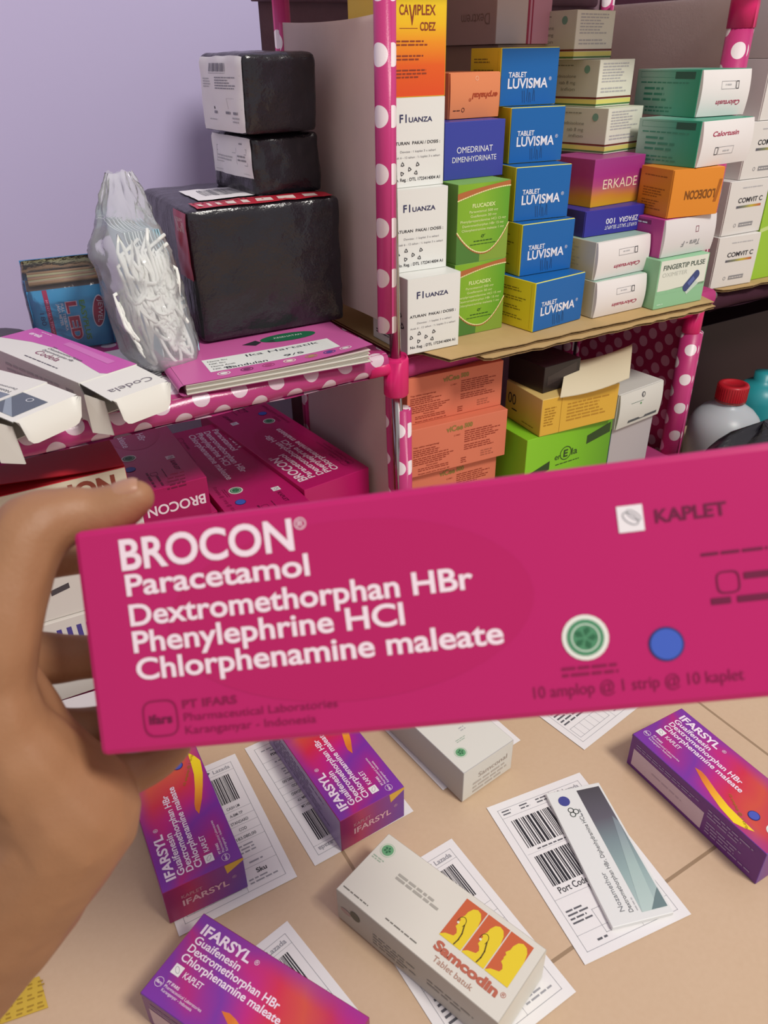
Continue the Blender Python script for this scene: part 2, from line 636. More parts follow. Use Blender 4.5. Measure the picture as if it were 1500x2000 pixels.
panel('side_panel', 0.955, 0.715, 0.935, 0.02, 0.255, DOTD, 0.0, 0.003, DOTM, 'magenta polka dot side panel')
SHADEF = woven('shade_toned_fabric', '#3a1f2b', '#452635')  # maroon this dark stands in for the shade inside the right bay
# back panels of the middle bay
mb = MB()
mb.grid(lambda a, b: Vector((0.41+0.53*a, 0.955+0.004*math.sin(7*a), 0.02+0.64*b)), 14, 12, NOND)
mb.grid(lambda a, b: Vector((0.41+0.53*a, 0.957+0.004*math.sin(7*a), 0.02+0.64*b)), 14, 12, NOND)
rpart(mb, 'back_panel')
mb = MB()
mb.grid(lambda a, b: Vector((0.955+0.9*a, 0.957+0.004*math.sin(7*a), 0.0+0.68*b)), 14, 12, SHADEF)
mb.grid(lambda a, b: Vector((0.955+0.9*a, 0.959+0.004*math.sin(7*a), 0.0+0.68*b)), 14, 12, SHADEF)
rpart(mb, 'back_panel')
# shelves: fabric slab with a rounded, dotted front hem over the steel tube
def shelf(x0, x1, y0, y1, ztop, name='shelf', mat=DOTS, r=0.0125, tubex=None, top=None):
    mb = MB()
    pr = [(y0+0.004, ztop-2*r+0.001)]
    for i in range(9):
        a = -PI/2-PI*i/8
        pr.append((y0+r*math.cos(a)*1.0+r, ztop-r+r*math.sin(a)))
    pr += [(y0+0.05, ztop+0.0002), (y0+0.12, ztop), (y1, ztop)]
    n = len(pr)
    nx = 40
    L = [0]
    for i in range(1, n):
        L.append(L[-1]+math.hypot(pr[i][0]-pr[i-1][0], pr[i][1]-pr[i-1][1]))
    def f(a, b):
        i = round(b*(n-1))
        x = x0+(x1-x0)*a
        return Vector((x, pr[i][0]+0.0006*math.sin(60*a+i), pr[i][1]+0.0007*math.sin(43*a+1.3*i)*(1 if i < 10 else 0)))
    mb.grid(f, nx, n-1, mat, True, uvfn=lambda a, b: (x0+(x1-x0)*a, L[round(b*(n-1))]))
    mb.box((x0, y0+0.006, ztop-0.008), (x1, y1, ztop-0.0012), top or mat, 0)
    o = rpart(mb, name)
    s = MB()
    s.tube([(x0, y0+r, ztop-r), (x1+0.012, y0+r, ztop-r)], 0.0055, CHROME, 12)
    s.build('steel_tube', o)
    return o
shelf(-0.24, 0.383, 0.634, 0.885, 0.3255)
shelf(0.41, 0.93, 0.665, 0.945, 0.302, mat=PINKF)
shelf(0.96, 1.75, 0.69, 0.945, 0.283, mat=SHADEF)
shelf(-0.24, 0.385, 0.65, 0.90, 0.036, mat=PINKF)
shelf(0.41, 0.93, 0.665, 0.945, 0.036, mat=PINKF)
mb = MB()
mb.box((0.385, 0.665, 0.650), (0.925, 0.955, 0.656), NONW, 0)
o = rpart(mb, 'top_shelf')
s = MB()
s.tube([(0.40, 0.95, 0.644), (0.92, 0.95, 0.644)], 0.0058, NOND, 12)
s.build('steel_tube', o)
# cardboard sheets lying on the shelves
def card_sheet(poly, ztop, label, lower=None):
    R = random.Random(7)
    top = [(x, y) for x, y in poly]
    mb = MB()
    mb.prism(top, ztop-0.0008, ztop, CARD, CARDE)
    mb.prism([(x*0.9995+0.0002, y+0.0016) for x, y in top], ztop-0.0036, ztop-0.0028, CARD, CARDE)
    # fluting between the liners, seen along the front edge
    xs = [p[0] for p in top]
    x0, x1 = min(xs)+0.02, max(xs)-0.004
    n = int((x1-x0)/0.0022)
    y0 = max(p[1] for p in poly[2:-1] if True) if False else None
    fr = sorted([p for p in top if p[1] < 0.7], key=lambda p: p[0])
    def yf(x):
        for (ax, ay), (bx, by) in zip(fr, fr[1:]):
            if ax <= x <= bx:
                return ay+(by-ay)*(x-ax)/max(bx-ax, 1e-6)
        return fr[-1][1]
    vs, fs = [], []
    for i in range(n+1):
        x = x0+(x1-x0)*i/n
        z = ztop-0.0018+0.0009*math.sin(i*PI/2)
        vs += [(x, yf(x)+0.002, z), (x, yf(x)+0.05, z)]
    for i in range(n):
        fs.append((2*i, 2*i+2, 2*i+3, 2*i+1))
    mb.add(vs, fs, CARDE)
    o = mb.build('cardboard_sheet')
    return tag(o, label, 'cardboard', 'torn cardboard sheets lining the shelves')
def ragged(x0, y0, x1, y1, n, amp, seed):
    R = random.Random(seed)
    return [(x0+(x1-x0)*i/n, y0+(y1-y0)*i/n+R.uniform(-amp, amp)) for i in range(n+1)]
card_sheet([(0.862, 0.90), (0.412, 0.90), (0.412, 0.672), (0.436, 0.652)]+ragged(0.447, 0.617, 0.846, 0.607, 24, 0.0016, 3)+[(0.858, 0.64)],
           0.312, 'brown cardboard sheet under the stacked medicine boxes of the middle bay')
card_sheet([(0.87, 0.88), (0.50, 0.88), (0.485, 0.66), (0.487, 0.611)]+ragged(0.495, 0.6055, 0.83, 0.6005, 30, 0.0022, 5)+[(0.846, 0.603), (0.851, 0.62)],
           0.3075, 'second brown cardboard layer with torn corrugated front edge, below the upper sheet')
card_sheet([(1.5, 0.90), (0.963, 0.90), (0.963, 0.71), (0.974, 0.688)]+ragged(0.985, 0.684, 1.45, 0.666, 20, 0.003, 9)+[(1.5, 0.68)],
           0.29, 'brown cardboard sheet under the white boxes at right edge of the picture')

# ================================================================== boxes of the middle bay
def tri_marks(p, pts, r, m):
    for a, b, rot in pts:
        q = p.sub(a, b, rot)
        for k in range(3):
            w = q.sub(0, 0, 120*k)
            w.stroke([(-r*0.8, -r*0.55), (r*0.35, -r*0.55), (r*0.62, -r*0.15)], r*0.28, m, 3)
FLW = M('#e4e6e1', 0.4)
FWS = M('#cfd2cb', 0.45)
NAVY = M('#33355c', 0.5)
def fluanza(p, U, V):
    x = U*0.17
    p.text('F', x, V*0.735, V*0.085, NAVY, U*0.065, bold=0.02)
    p.text('l', x+U*0.105, V*0.735, V*0.085, NAVY, U*0.022, bold=0.02)
    p.text('UANZA', x+U*0.165, V*0.735, V*0.052, NAVY, U*0.43, bold=0.02)
    p.text('ATURAN  PAKAI / DOSIS :', U*0.04, V*0.49, V*0.034, INK, U*0.88, bold=0.012)
    p.text('Dewasa : 1 kaplet 3 x sehari', U*0.18, V*0.40, V*0.024, GREY, U*0.66)
    p.text('Anak 6 - 12 tahun : \u00bd kaplet 3 x sehari', U*0.05, V*0.335, V*0.024, GREY, U*0.87)
    p.text('No. Reg. : DTL 1723414004 A1', U*0.05, V*0.075, V*0.036, INK, U*0.88, bold=0.012)
    tri_marks(p, [(U*.07, V*.23, 5), (U*.22, V*.27, -8), (U*.35, V*.21, 14), (U*.5, V*.26, 4), (U*.21, V*.165, 30), (U*.47, V*.165, -20)], U*0.035, INK)
def fluanza_side(p, U, V):
    p.disc(U*0.55, V*0.75, U*0.13, NAVY)
    tri_marks(p, [(U*.8, V*.5, 5), (U*.72, V*.44, 40), (U*.86, V*.36, 4)], U*0.05, INK)
    p.greek(U*0.1, V*0.14, U*0.8, 2, V*0.035, INK, 5)
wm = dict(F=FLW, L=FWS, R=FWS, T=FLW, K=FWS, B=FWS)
A = 'white boxes stacked behind the left post'
z = 0.3125
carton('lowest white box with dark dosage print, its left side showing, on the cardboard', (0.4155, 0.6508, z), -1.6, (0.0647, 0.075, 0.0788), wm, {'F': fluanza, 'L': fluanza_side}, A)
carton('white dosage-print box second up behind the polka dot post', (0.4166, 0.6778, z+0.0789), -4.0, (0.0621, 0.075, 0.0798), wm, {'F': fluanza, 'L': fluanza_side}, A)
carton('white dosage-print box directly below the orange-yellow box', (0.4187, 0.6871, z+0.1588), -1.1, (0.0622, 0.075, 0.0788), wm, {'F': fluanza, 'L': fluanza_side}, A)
# orange / yellow carton
cz0 = z+0.2377
G1 = ramp_mat('yellow_to_orange_print', 'z', 0.0, 0.092, [(0.0, '#dd4f20'), (0.28, '#e2601e'), (0.48, '#ea931d'), (0.64, '#ecbd1e'), (0.85, '#ebce24')])
YEL = M('#e7c42a', 0.4)
MAR = M('#8a3a22', 0.5)
def caviplex(p, U, V):
    p.text('CA', U*0.16, 0.0655, 0.0075, MAR, U*0.16, bold=0.015)
    p.text('V', U*0.325, 0.058, 0.0145, MAR, U*0.11, bold=0.02)
    p.text('IPLEX', U*0.435, 0.0655, 0.0075, MAR, U*0.36, bold=0.015)
    p.text('CDEZ', U*0.52, 0.0535, 0.0062, MAR, U*0.28, bold=0.02)
    p.rect(U*0.16, 0.0548, U*0.48, 0.0553, MAR)
    for i, n in enumerate((2, 2, 3)):
        p.greek(U*0.08, 0.0445-0.0115*i, U*0.62, n, 0.0028, MAR, 11+i)
carton('orange box fading to yellow at top, crowning the stack behind the left post', (0.4207, 0.6886, cz0), -0.8, (0.0612, 0.08, 0.092),
       dict(F=G1, L=YEL, R=G1, T=YEL, K=YEL, B=YEL), {'F': caviplex})
# green cartons
GR = ramp_mat('green_print', 'x', 0.0, 0.068, [(0.0, '#7fae2e'), (0.45, '#86b52f'), (1.0, '#5fa02c')])
GRS = M('#6f9c45', 0.4)
PALEG = M('#d8e6a0', 0.45)
def curve(fn, n=24):
    return [fn(i/n) for i in range(n+1)]
def flucadex(p, U, V):
    RB = M('#b26a3a', 0.4)
    DG = M('#4f7f38', 0.4)
    top = curve(lambda a: (U*a, V*(0.80+0.13*math.sin(a*PI*0.5))))
    top2 = curve(lambda a: (U*a, V*(0.885+0.11*a**0.8)))
    p.poly(top+top2[::-1], RB, 1)
    p.stroke(top, 0.0012, M('#e9dfa0', 0.4), 2)
    bot = curve(lambda a: (U*a, V*(0.115+1.05*abs(a-0.53)**2.0*(1.0 if a < 0.53 else 1.5))))
    p.poly([(0, 0), (U*0.45, 0)]+[q for q in bot if q[0] <= U*0.46][::-1], DG, 1)
    p.poly([(U*0.45, 0), (U, 0)]+[q for q in bot if q[0] >= U*0.45][::-1], M('#84a43c', 0.4), 1)
    p.stroke([(x, y-0.0011) for x, y in bot], 0.0014, RB, 2)
    p.stroke(bot, 0.0012, M('#ece6a8', 0.4), 3)
    p.text('FLUCADEX', U*0.5, V*0.70, V*0.046, PALEG, U*0.44, al='c', bold=0.03)
    for i, s in enumerate(('Paracetamol 500 mg', 'Guaifenesin 50 mg', 'Phenylpropanolamine HCl 15 mg', 'Dextromethorphan HBr 15 mg', 'Chlorpheniramine maleate 1 mg')):
        p.text(s, U*0.5, V*(0.635-i*0.057), V*0.03, PALEG, U*(0.55, 0.5, 0.88, 0.8, 0.82)[i], al='c', bold=0.01)
    K = M('#27501f', 0.5)
    p.ring(U*0.5, V*0.33, V*0.024, V*0.006, K, 2, ry=V*0.02)
    p.stroke([(U*0.47, V*0.32), (U*0.55, V*0.35)], V*0.006, K, 2)
    p.greek(U*0.33, V*0.265, U*0.36, 1, V*0.03, K, 4, ragged=0)
    p.greek(U*0.26, V*0.225, U*0.5, 1, V*0.02, K, 5, ragged=0)
def green_side(p, U, V):
    p.frame(U*0.1, V*0.45, U*0.6, V*0.68, 0.0004, M('#4f7a34', 0.5))
    p.greek(U*0.1, V*0.85, U*0.6, 3, V*0.03, M('#4f7a34', 0.5), 3)
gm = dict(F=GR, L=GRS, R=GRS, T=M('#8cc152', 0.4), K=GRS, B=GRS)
A = 'green cold-tablet boxes'
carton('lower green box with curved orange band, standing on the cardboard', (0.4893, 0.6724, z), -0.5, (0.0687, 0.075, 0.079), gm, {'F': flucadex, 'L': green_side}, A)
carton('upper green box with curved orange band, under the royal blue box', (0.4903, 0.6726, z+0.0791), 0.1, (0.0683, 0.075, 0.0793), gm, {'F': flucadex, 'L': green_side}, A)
RB = M('#3a44a2', 0.4)
W_ = M('#e8e9f2', 0.5)
carton('royal blue box with two lines of white capitals, on the green boxes', (0.4936, 0.7030, z+0.1586), 0, (0.0776, 0.075, 0.0545), RB,
       {'F': lambda p, U, V: (p.text('OMEDRINAT', U*0.5, V*0.46, V*0.105, W_, U*0.60, al='c'), p.text('DIMENHYDRINATE', U*0.5, V*0.30, V*0.095, W_, U*0.74, al='c'))})
PEACH = M('#e08a5c', 0.4)
def erphakal(p, U, V):
    q = p.sub(U, V, 180)
    BR = M('#a8401f', 0.5)
    q.text('erphakal', U*0.06, V*0.45, V*0.12, BR, U*0.52, bold=0.03, shear=0.2)
    q.text('\u00ae', U*0.59, V*0.55, V*0.07, BR)
    q.ring(U*0.74, V*0.80, V*0.05, V*0.015, M('#5a2a1a', 0.5), 2)
    q.greek(U*0.8, V*0.8, U*0.15, 1, V*0.05, M('#5a2a1a', 0.5), 3)
    q.ring(U*0.48, V*0.13, V*0.05, V*0.012, M('#f3bd9c', 0.5), 2)
carton('small peach-orange box with upside-down brown lettering, on the royal blue box', (0.5148, 0.7284, z+0.2133), 1.0, (0.0663, 0.068, 0.0425),
       PEACH, None, flap=dict(mat=PEACH, bulge=0.002, art=erphakal))
# blue / yellow cartons
BLU = M('#1865ad', 0.35)
YB = M('#efdc2c', 0.4)
PAPB = M('#8fc3d6', 0.4)
def luvisma(p, U, V):
    p.text('TABLET', U*0.13, V*0.50, V*0.085, W_, U*0.31, bold=0.02)
    p.text('LUVISMA', U*0.125, V*0.31, V*0.165, W_, U*0.70, bold=0.02)
    p.text('\u00ae', U*0.84, V*0.43, V*0.06, W_)
    DK = M('#1d3c66', 0.5)
    R = random.Random(4)
    for i in range(7):
        x, y = U*(0.40+0.035*i), V*(0.05+0.03*R.random())
        p.stroke([(x, y), (x+U*0.02*R.uniform(-1, 1), y+V*R.uniform(0.12, 0.34))], U*0.008, DK, 1)
def luv_side(p, U, V):
    K = M('#8f7d1c', 0.5)
    for i in range(4):
        p.greek(U*0.12, V*(0.80-0.19*i), U*0.7, 2, V*0.05, K, 20+i)
    p.rect(U*0.9, V*0.05, U*0.906, V*0.95, M('#c2ad20', 0.5))
lm = dict(F=BLU, L=YB, R=YB, T=BLU, K=BLU, B=YB)
A = 'blue-fronted boxes with yellow sides'
zz = z
for lab, x, y, yw, w, h in (
        ('blue-fronted box with yellow side, lowest of its stack, on the cardboard', 0.5747, 0.6377, 6.0, 0.0815, 0.0549),
        ('blue-fronted box with yellow side, second from the bottom of its stack', 0.5774, 0.6705, -1.6, 0.0747, 0.0557),
        ('blue-fronted box with yellow side, middle one of its stack of five', 0.5788, 0.6894, -8.0, 0.0712, 0.0553),
        ('blue-fronted box with yellow side, second from the top of its stack', 0.5894, 0.7170, -8.0, 0.0690, 0.0551),
        ('topmost blue-fronted box of its stack, below the white and pink box', 0.5866, 0.7355, -3.3, 0.0765, 0.0549)):
    carton(lab, (x, y, zz), yw, (w, 0.058, h), lm, {'L': luv_side}, A, flap=dict(mat=BLU, bulge=0.0, art=luvisma, edge=PAPB))
    zz += h+0.0003
# white puffed-end cartons
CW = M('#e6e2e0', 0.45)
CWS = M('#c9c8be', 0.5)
TEAL = ramp_mat('teal_fade_print', 'y', 0.0, 0.11, [(0.0, '#2a9473'), (0.3, '#4fa38c'), (0.75, '#9cc0b2')])
def calor(flip):
    def f(p, U, V):
        q = p.sub(U, V, 180) if flip else p
        RD = M('#a82a4e', 0.5)
        q.text('Calortusin', U*0.18, V*0.66, V*0.10, RD, U*0.5, bold=0.02, shear=0.25)
        q.frame(U*0.33, V*0.25, U*0.62, V*0.42, 0.0004, GREY, 2)
        q.frame(U*0.26, V*0.25, U*0.32, V*0.42, 0.0008, INK, 2)
        q.greek(U*0.42, V*0.31, U*0.12, 1, V*0.07, LGREY, 3, ragged=0)
    return f
def teal_side(p, U, V):
    K = M('#3f8a74', 0.5)
    p.frame(U*0.06, V*0.82, U*0.62, V*0.95, 0.0003, K)
    p.rect(U*0.62, V*0.80, U*0.92, V*0.95, M('#2d5a4d', 0.5))
    p.greek(U*0.08, V*0.70, U*0.8, 1, V*0.07, K, 1)
    p.greek(U*0.15, V*0.56, U*0.5, 3, V*0.12, K, 2)
    p.greek(U*0.2, V*0.16, U*0.5, 2, V*0.08, K, 7)
def grey_side(p, U, V):
    p.greek(U*0.1, V*0.85, U*0.7, 8, V*0.09, LGREY, 6)
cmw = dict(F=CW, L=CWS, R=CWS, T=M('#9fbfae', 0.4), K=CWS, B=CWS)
cmt = dict(F=CW, L=TEAL, R=TEAL, T=TEAL, K=TEAL, B=TEAL)
A = 'boxes with puffed white ends'
fl = lambda flip: dict(mat=CW, bulge=0.0045, art=calor(flip))
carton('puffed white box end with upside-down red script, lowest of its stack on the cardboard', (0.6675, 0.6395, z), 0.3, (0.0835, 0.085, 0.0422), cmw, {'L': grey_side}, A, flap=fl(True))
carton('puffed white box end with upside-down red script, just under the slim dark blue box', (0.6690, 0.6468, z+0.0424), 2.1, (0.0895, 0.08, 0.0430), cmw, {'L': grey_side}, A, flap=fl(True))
DB = M('#35349a', 0.4)
def zifagra(p, U, V):
    q = p.sub(U, V, 180)
    q.text('ZIFAGRA', U*0.10, V*0.38, V*0.20, W_, U*0.33, bold=0.01)
    q.text('100', U*0.5, V*0.38, V*0.20, W_, U*0.15, bold=0.01)
    q.text('KAPLET SALUT SELAPUT', U*0.11, V*0.66, V*0.14, W_, U*0.55)
carton('slim dark blue box with upside-down white lettering, between the puffed end and the purple box', (0.6734, 0.6744, z+0.0856), -1.1, (0.094, 0.075, 0.0288), DB, None, flap=dict(mat=DB, bulge=0.0, art=zifagra))
EG = ramp_mat('purple_to_gold_print', 'z', 0.0, 0.052, [(0.0, '#d9a521'), (0.2, '#cf8a34'), (0.45, '#b0487a'), (0.65, '#a53283'), (1.0, '#a03a86')], 0.4, 0.25)
carton('purple box fading to gold with thin white capitals, above the slim dark blue box', (0.6939, 0.6884, z+0.1146), 4.0, (0.0883, 0.068, 0.0517), EG,
       {'F': lambda p, U, V: p.text('ERKADE', U*0.20, V*0.36, V*0.20, M('#f0d9c0', 0.5), U*0.68)})
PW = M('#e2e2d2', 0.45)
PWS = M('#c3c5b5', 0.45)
BAND = M('#d8d372', 0.45)
def stripes(p, U, V):
    p.rect(0, V*0.175, U, V*0.215, M('#6a2a20', 0.5), 1)
    p.rect(0, V*0.07, U, V*0.165, BAND, 1)
    p.rect(0, V*0.03, U, V*0.065, M('#4f7a45', 0.5), 1)
def pred_front(p, U, V):
    stripes(p, U, V)
    p.greek(U*0.1, V*0.90, U*0.8, 7, V*0.062, LGREY, 3)
    p.greek(U*0.1, V*0.38, U*0.75, 2, V*0.07, LGREY, 9)
def pred_side(p, U, V):
    stripes(p, U, V)
    p.disc(U*0.80, V*0.80, V*0.085, M('#6f9a88', 0.5), 2)
    K = M('#7f8074', 0.5)
    for i, (s, wd) in enumerate((('prednisolone', 0.42), ('tab 8 mg', 0.28), ('infion', 0.24))):
        p.text(s, U*0.62, V*(0.62-0.14*i), V*0.07, K, U*wd, al='r')
    p.greek(U*0.2, V*0.87, U*0.4, 1, V*0.05, K, 8)
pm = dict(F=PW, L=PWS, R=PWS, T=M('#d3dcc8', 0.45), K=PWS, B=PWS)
A = 'cream boxes with brown, yellow and green stripes'
for lab, x, y, zp, yw, w in (
        ('striped cream tablet box lowest of three, on the purple and gold box', 0.7368, 0.7195, 0.4790, 10.9, 0.0735),
        ('striped cream tablet box middle of three above the purple and gold box', 0.735, 0.7400, 0.5280, 9.4, 0.0690),
        ('striped cream tablet box topmost of three, near the dark shelf underside', 0.711, 0.7600, 0.5768, 7.4, 0.0690)):
    carton(lab, (x, y, zp), yw, (w, 0.085, 0.0486), pm, {'F': pred_front, 'L': pred_side}, A)
# oximeter carton
MINT = M('#8fc49a', 0.4)
def oximeter(p, U, V):
    p.rect(U*0.02, V*0.37, U*0.98, V*0.985, M('#dfe3d6', 0.45), 1)
    p.poly([(U*0.02, V*0.37), (U*0.18, V*0.37), (U*0.2, V*0.32), (U*0.23, V*0.37), (U*0.98, V*0.42), (U*0.98, V*0.30), (U*0.02, V*0.30)], MINT, 1)
    p.text('FINGERTIP PULSE', U*0.08, V*0.79, V*0.095, M('#4a5a50', 0.5), U*0.84, bold=0.02)
    p.text('OXIMETER', U*0.08, V*0.65, V*0.08, M('#b7bcb2', 0.5), U*0.5)
    q = p.sub(U*0.70, V*0.48, 42)
    U, V = U*0.74, V*0.74
    q.poly([(U*-.19+U*.06*math.cos(a)-0, U*.085*math.sin(a)) for a in [PI/2+PI*i/8 for i in range(9)]]+[(U*.17+U*.07*math.cos(a), U*.085*math.sin(a)) for a in [-PI/2+PI*i/8 for i in range(9)]], M('#3c4a7c', 0.35), 3)
    q.rect(-U*0.10, -U*0.045, U*0.08, U*0.045, M('#5a6aa6', 0.3), 4)
    U, V = U/0.74, V/0.74
    p.poly([(U*0.58, V*0.34), (U*0.64, V*0.20), (U*0.86, V*0.40), (U*0.80, V*0.46)], M('#c5d6cc', 0.4), 2)
    p.greek(U*0.06, V*0.08, U*0.2, 1, V*0.04, M('#c9e6cf', 0.5), 2)
carton('mint green and white box picturing a small blue finger device, on the cardboard', (0.7534, 0.6226, z), -1.9, (0.0838, 0.06, 0.0585), MINT, {'F': oximeter})
MG = M('#b5408c', 0.4)
carton('magenta box with puffed white end, above the mint green box', (0.7600, 0.6325, 0.3712), 0.3, (0.0905, 0.064, 0.0437), MG,
       {'L': lambda p, U, V: (p.rect(U*0.2, V*0.82, U*0.7, V*0.93, M('#7d2a5e', 0.5)), p.greek(U*0.25, V*0.84, U*0.4, 1, V*0.08, W_, 3))},
       flap=dict(mat=M('#dcd8d8', 0.45), bulge=0.004, art=lambda p, U, V: (p.sub(U, V, 180).text('Tera - F', U*0.30, V*0.62, V*0.14, GREY, U*0.36, bold=0.02, shear=0.2),
                                                                             p.sub(U, V, 180).frame(U*0.36, V*0.26, U*0.42, V*0.42, 0.0007, M('#8a4a5a', 0.5), 2))), group='boxes with puffed white ends')
OR = M('#dd8a2a', 0.4)
def lodecon(p, U, V):
    q = p.sub(U, V, 180)
    BR = M('#7d4a14', 0.5)
    q.text('LODECON', U*0.13, V*0.45, V*0.17, BR, U*0.60, bold=0.03)
    q.poly([(U*0.02, V*0.25), (U*0.08, V*0.25), (U*0.14, V*0.72), (U*0.08, V*0.72)], M('#a8601c', 0.5), 2)
def lod_side(p, U, V):
    K = M('#9a5a18', 0.5)
    for i, n in enumerate((1, 4, 4)):
        p.greek(U*0.15, V*(0.82-0.26*i), U*0.7, n, V*0.055, K, 31+i)
carton('orange box with upside-down brown lettering, between magenta and teal boxes', (0.7653, 0.6358, 0.4152), -9.0, (0.074, 0.056, 0.0525), OR, {'L': lod_side}, flap=dict(mat=OR, bulge=0.001, art=lodecon))
carton('teal box with puffed white end and upright red script, on the orange box', (0.7937, 0.6315, 0.4680), 5.0, (0.101, 0.085, 0.0482), cmt, {'L': teal_side}, 'teal boxes with puffed white ends', flap=fl(False))
carton('teal box with puffed white end and inverted red script, topmost of its stack', (0.8227, 0.6675, 0.5166), -3.1, (0.0800, 0.10, 0.0488), cmt, {'L': teal_side}, 'teal boxes with puffed white ends', flap=fl(True))
# tall carton at the back of the shelf, and the white / pink one on it
BRN = M('#a8907c', 0.5)
carton('tall brownish box with a dark label at back of shelf, behind the blue-fronted stack', (0.635, 0.803, 0.3125), 0, (0.085, 0.12, 0.2805), BRN,
       {'L': lambda p, U, V: (p.rect(U*0.70, V*0.86, U*0.94, V*0.955, M('#3f3538', 0.5)), p.greek(U*0.74, V*0.9, U*0.16, 2, V*0.015, LGREY, 3))})
def dext(p, U, V):
    p.rect(U*0.60, 0, U, V, M('#cf9ab0', 0.45), 1)
    p.rect(U*0.56, 0, U*0.60, V, M('#a03050', 0.45), 1)
    p.rect(U*0.635, 0, U*0.66, V, M('#a03050', 0.45), 2)
carton('white and pink box with red stripes, on the tall brownish box under the top shelf', (0.628, 0.800, 0.5933), 0, (0.080, 0.12, 0.049), dict(F=M('#cfc5bf', 0.45), L=M('#b09a90', 0.5), R=BRN, T=BRN, K=BRN, B=BRN),
       {'F': dext, 'L': lambda p, U, V: p.sub(U, V, 180).text('Dextrem', U*0.10, V*0.38, V*0.22, M('#8a7468', 0.5), U*0.45)})

# ------------------------------------------------------------------ white boxes beyond the right post
COW = M('#dedbd6', 0.45)
RAIN = ramp_mat('rainbow_bar_print', 'x', 0.02, 0.075, [(0.0, '#5c5a68'), (0.3, '#7d8262'), (0.55, '#c0b23a'), (0.8, '#c47a3a'), (1.0, '#b03a34')])
def comvit(p, U, V):
    p.text('COMVIT C', U*0.26, V*0.60, V*0.085, INK, U*0.62, bold=0.02)
    p.rect(U*0.24, V*0.50, U*0.87, V*0.545, RAIN, 2)
    p.greek(U*0.32, V*0.86, U*0.5, 1, V*0.045, LGREY, 2, ragged=0)
    p.rect(U*0.40, V*0.14, U*0.76, V*0.22, GREY, 2)
    p.greek(U*0.42, V*0.17, U*0.32, 1, V*0.04, COW, 4, k=3, ragged=0)
    p.ring(U*0.30, V*0.18, V*0.035, V*0.01, GREY, 2)
A = 'white vitamin boxes stacked beyond the right post'
zz = 0.2905
for lab, x, y, yw in (('white vitamin box with rainbow bar, lowest of its stack on the right cardboard', 0.958, 0.7000, -5),
                      ('white vitamin box with rainbow bar, second from bottom beyond the post', 0.963, 0.7032, -1),
                      ('white vitamin box with rainbow bar, beside the lower teal box', 0.982, 0.7060, -2),
                      ('white vitamin box with rainbow bar, beside the upper teal box', 1.000, 0.7080, -2)):
    carton(lab, (x, y, zz), yw, (0.081, 0.085, 0.0705), COW, None, A, flap=dict(mat=COW, bulge=0.001, art=comvit))
    zz += 0.0708
def greybox(p, U, V):
    p.text('2', U*0.25, V*0.55, V*0.2, M('#6a6058', 0.5), bold=0.02)
    p.greek(U*0.15, V*0.25, U*0.5, 1, V*0.12, M('#6a6058', 0.5), 2, ragged=0)
carton('greyish box with brown marks on top of the white vitamin stack', (1.0, 0.708, zz), -2, (0.09, 0.085, 0.075), M('#c4bdb6', 0.5), {'F': greybox})
LIME = M('#9cc83a', 0.4)
carton('lime green box at the far right edge behind the white vitamin boxes', (1.046, 0.700, 0.2905), -2, (0.09, 0.07, 0.145), LIME,
       {'F': lambda p, U, V: p.poly([(0, V*0.5), (U, V*0.62), (U, V*0.58), (0, V*0.46)], M('#c7dc8a', 0.4))})

# ================================================================== lower tier of the middle bay
SAL = M('#d8795c', 0.5)
def vicee(p, U, V):
    OL = M('#8f7a3c', 0.5)
    RD = M('#8f3322', 0.5)
    p.text('viCee', U*0.36, V*0.80, V*0.11, OL, U*0.17, bold=0.03)
    p.text('500', U*0.545, V*0.82, V*0.085, OL, U*0.085, bold=0.05)
    p.text('C-MRT', U*0.44, V*0.68, V*0.03, RD, U*0.065)
    p.text('Tiap tablet mengandung:', U*0.03, V*0.61, V*0.028, RD, U*0.26, bold=0.015)
    p.greek(U*0.03, V*0.55, U*0.36, 4, V*0.042, RD, 2)
    p.greek(U*0.03, V*0.37, U*0.45, 4, V*0.042, RD, 3)
    p.text('Aturan pakai:', U*0.16, V*0.19, V*0.026, RD, U*0.12, bold=0.015)
    p.greek(U*0.08, V*0.14, U*0.34, 2, V*0.04, RD, 4)
    p.text('Simpan pada suhu di bawah 30', U*0.08, V*0.03, V*0.026, RD, U*0.32, bold=0.015)
    p.greek(U*0.55, V*0.73, U*0.38, 6, V*0.045, RD, 5)
    p.greek(U*0.55, V*0.43, U*0.40, 3, V*0.045, RD, 6)
    p.greek(U*0.52, V*0.16, U*0.06, 3, V*0.045, RD, 8)
    p.greek(U*0.73, V*0.22, U*0.14, 3, V*0.05, M('#a85a44', 0.5), 7)
A = 'salmon boxes stacked on the lower shelf'
carton('topmost salmon box, right under the cardboard of the shelf above', (0.4245, 0.6653, 0.2228), -3.9, (0.128, 0.085, 0.0555), SAL, {'F': vicee}, A)
carton('salmon box second from the top, beside the green box', (0.4204, 0.6525, 0.1620), -4.8, (0.1312, 0.085, 0.0605), SAL, {'F': vicee}, A)
carton('third salmon box down, half hidden behind the held pink box', (0.4190, 0.6600, 0.1012), -4.0, (0.1280, 0.085, 0.0605), SAL, {'F': vicee}, A)
carton('lowest salmon box, on the rack bottom below the other salmon boxes', (0.4190, 0.6600, 0.0365), -4.0, (0.1280, 0.085, 0.0640), SAL, {'F': vicee}, A)
LG = ramp_mat('lime_green_print', 'x', 0.0, 0.141, [(0.0, '#86c82c'), (0.5, '#7cc024'), (1.0, '#5f9d24')])
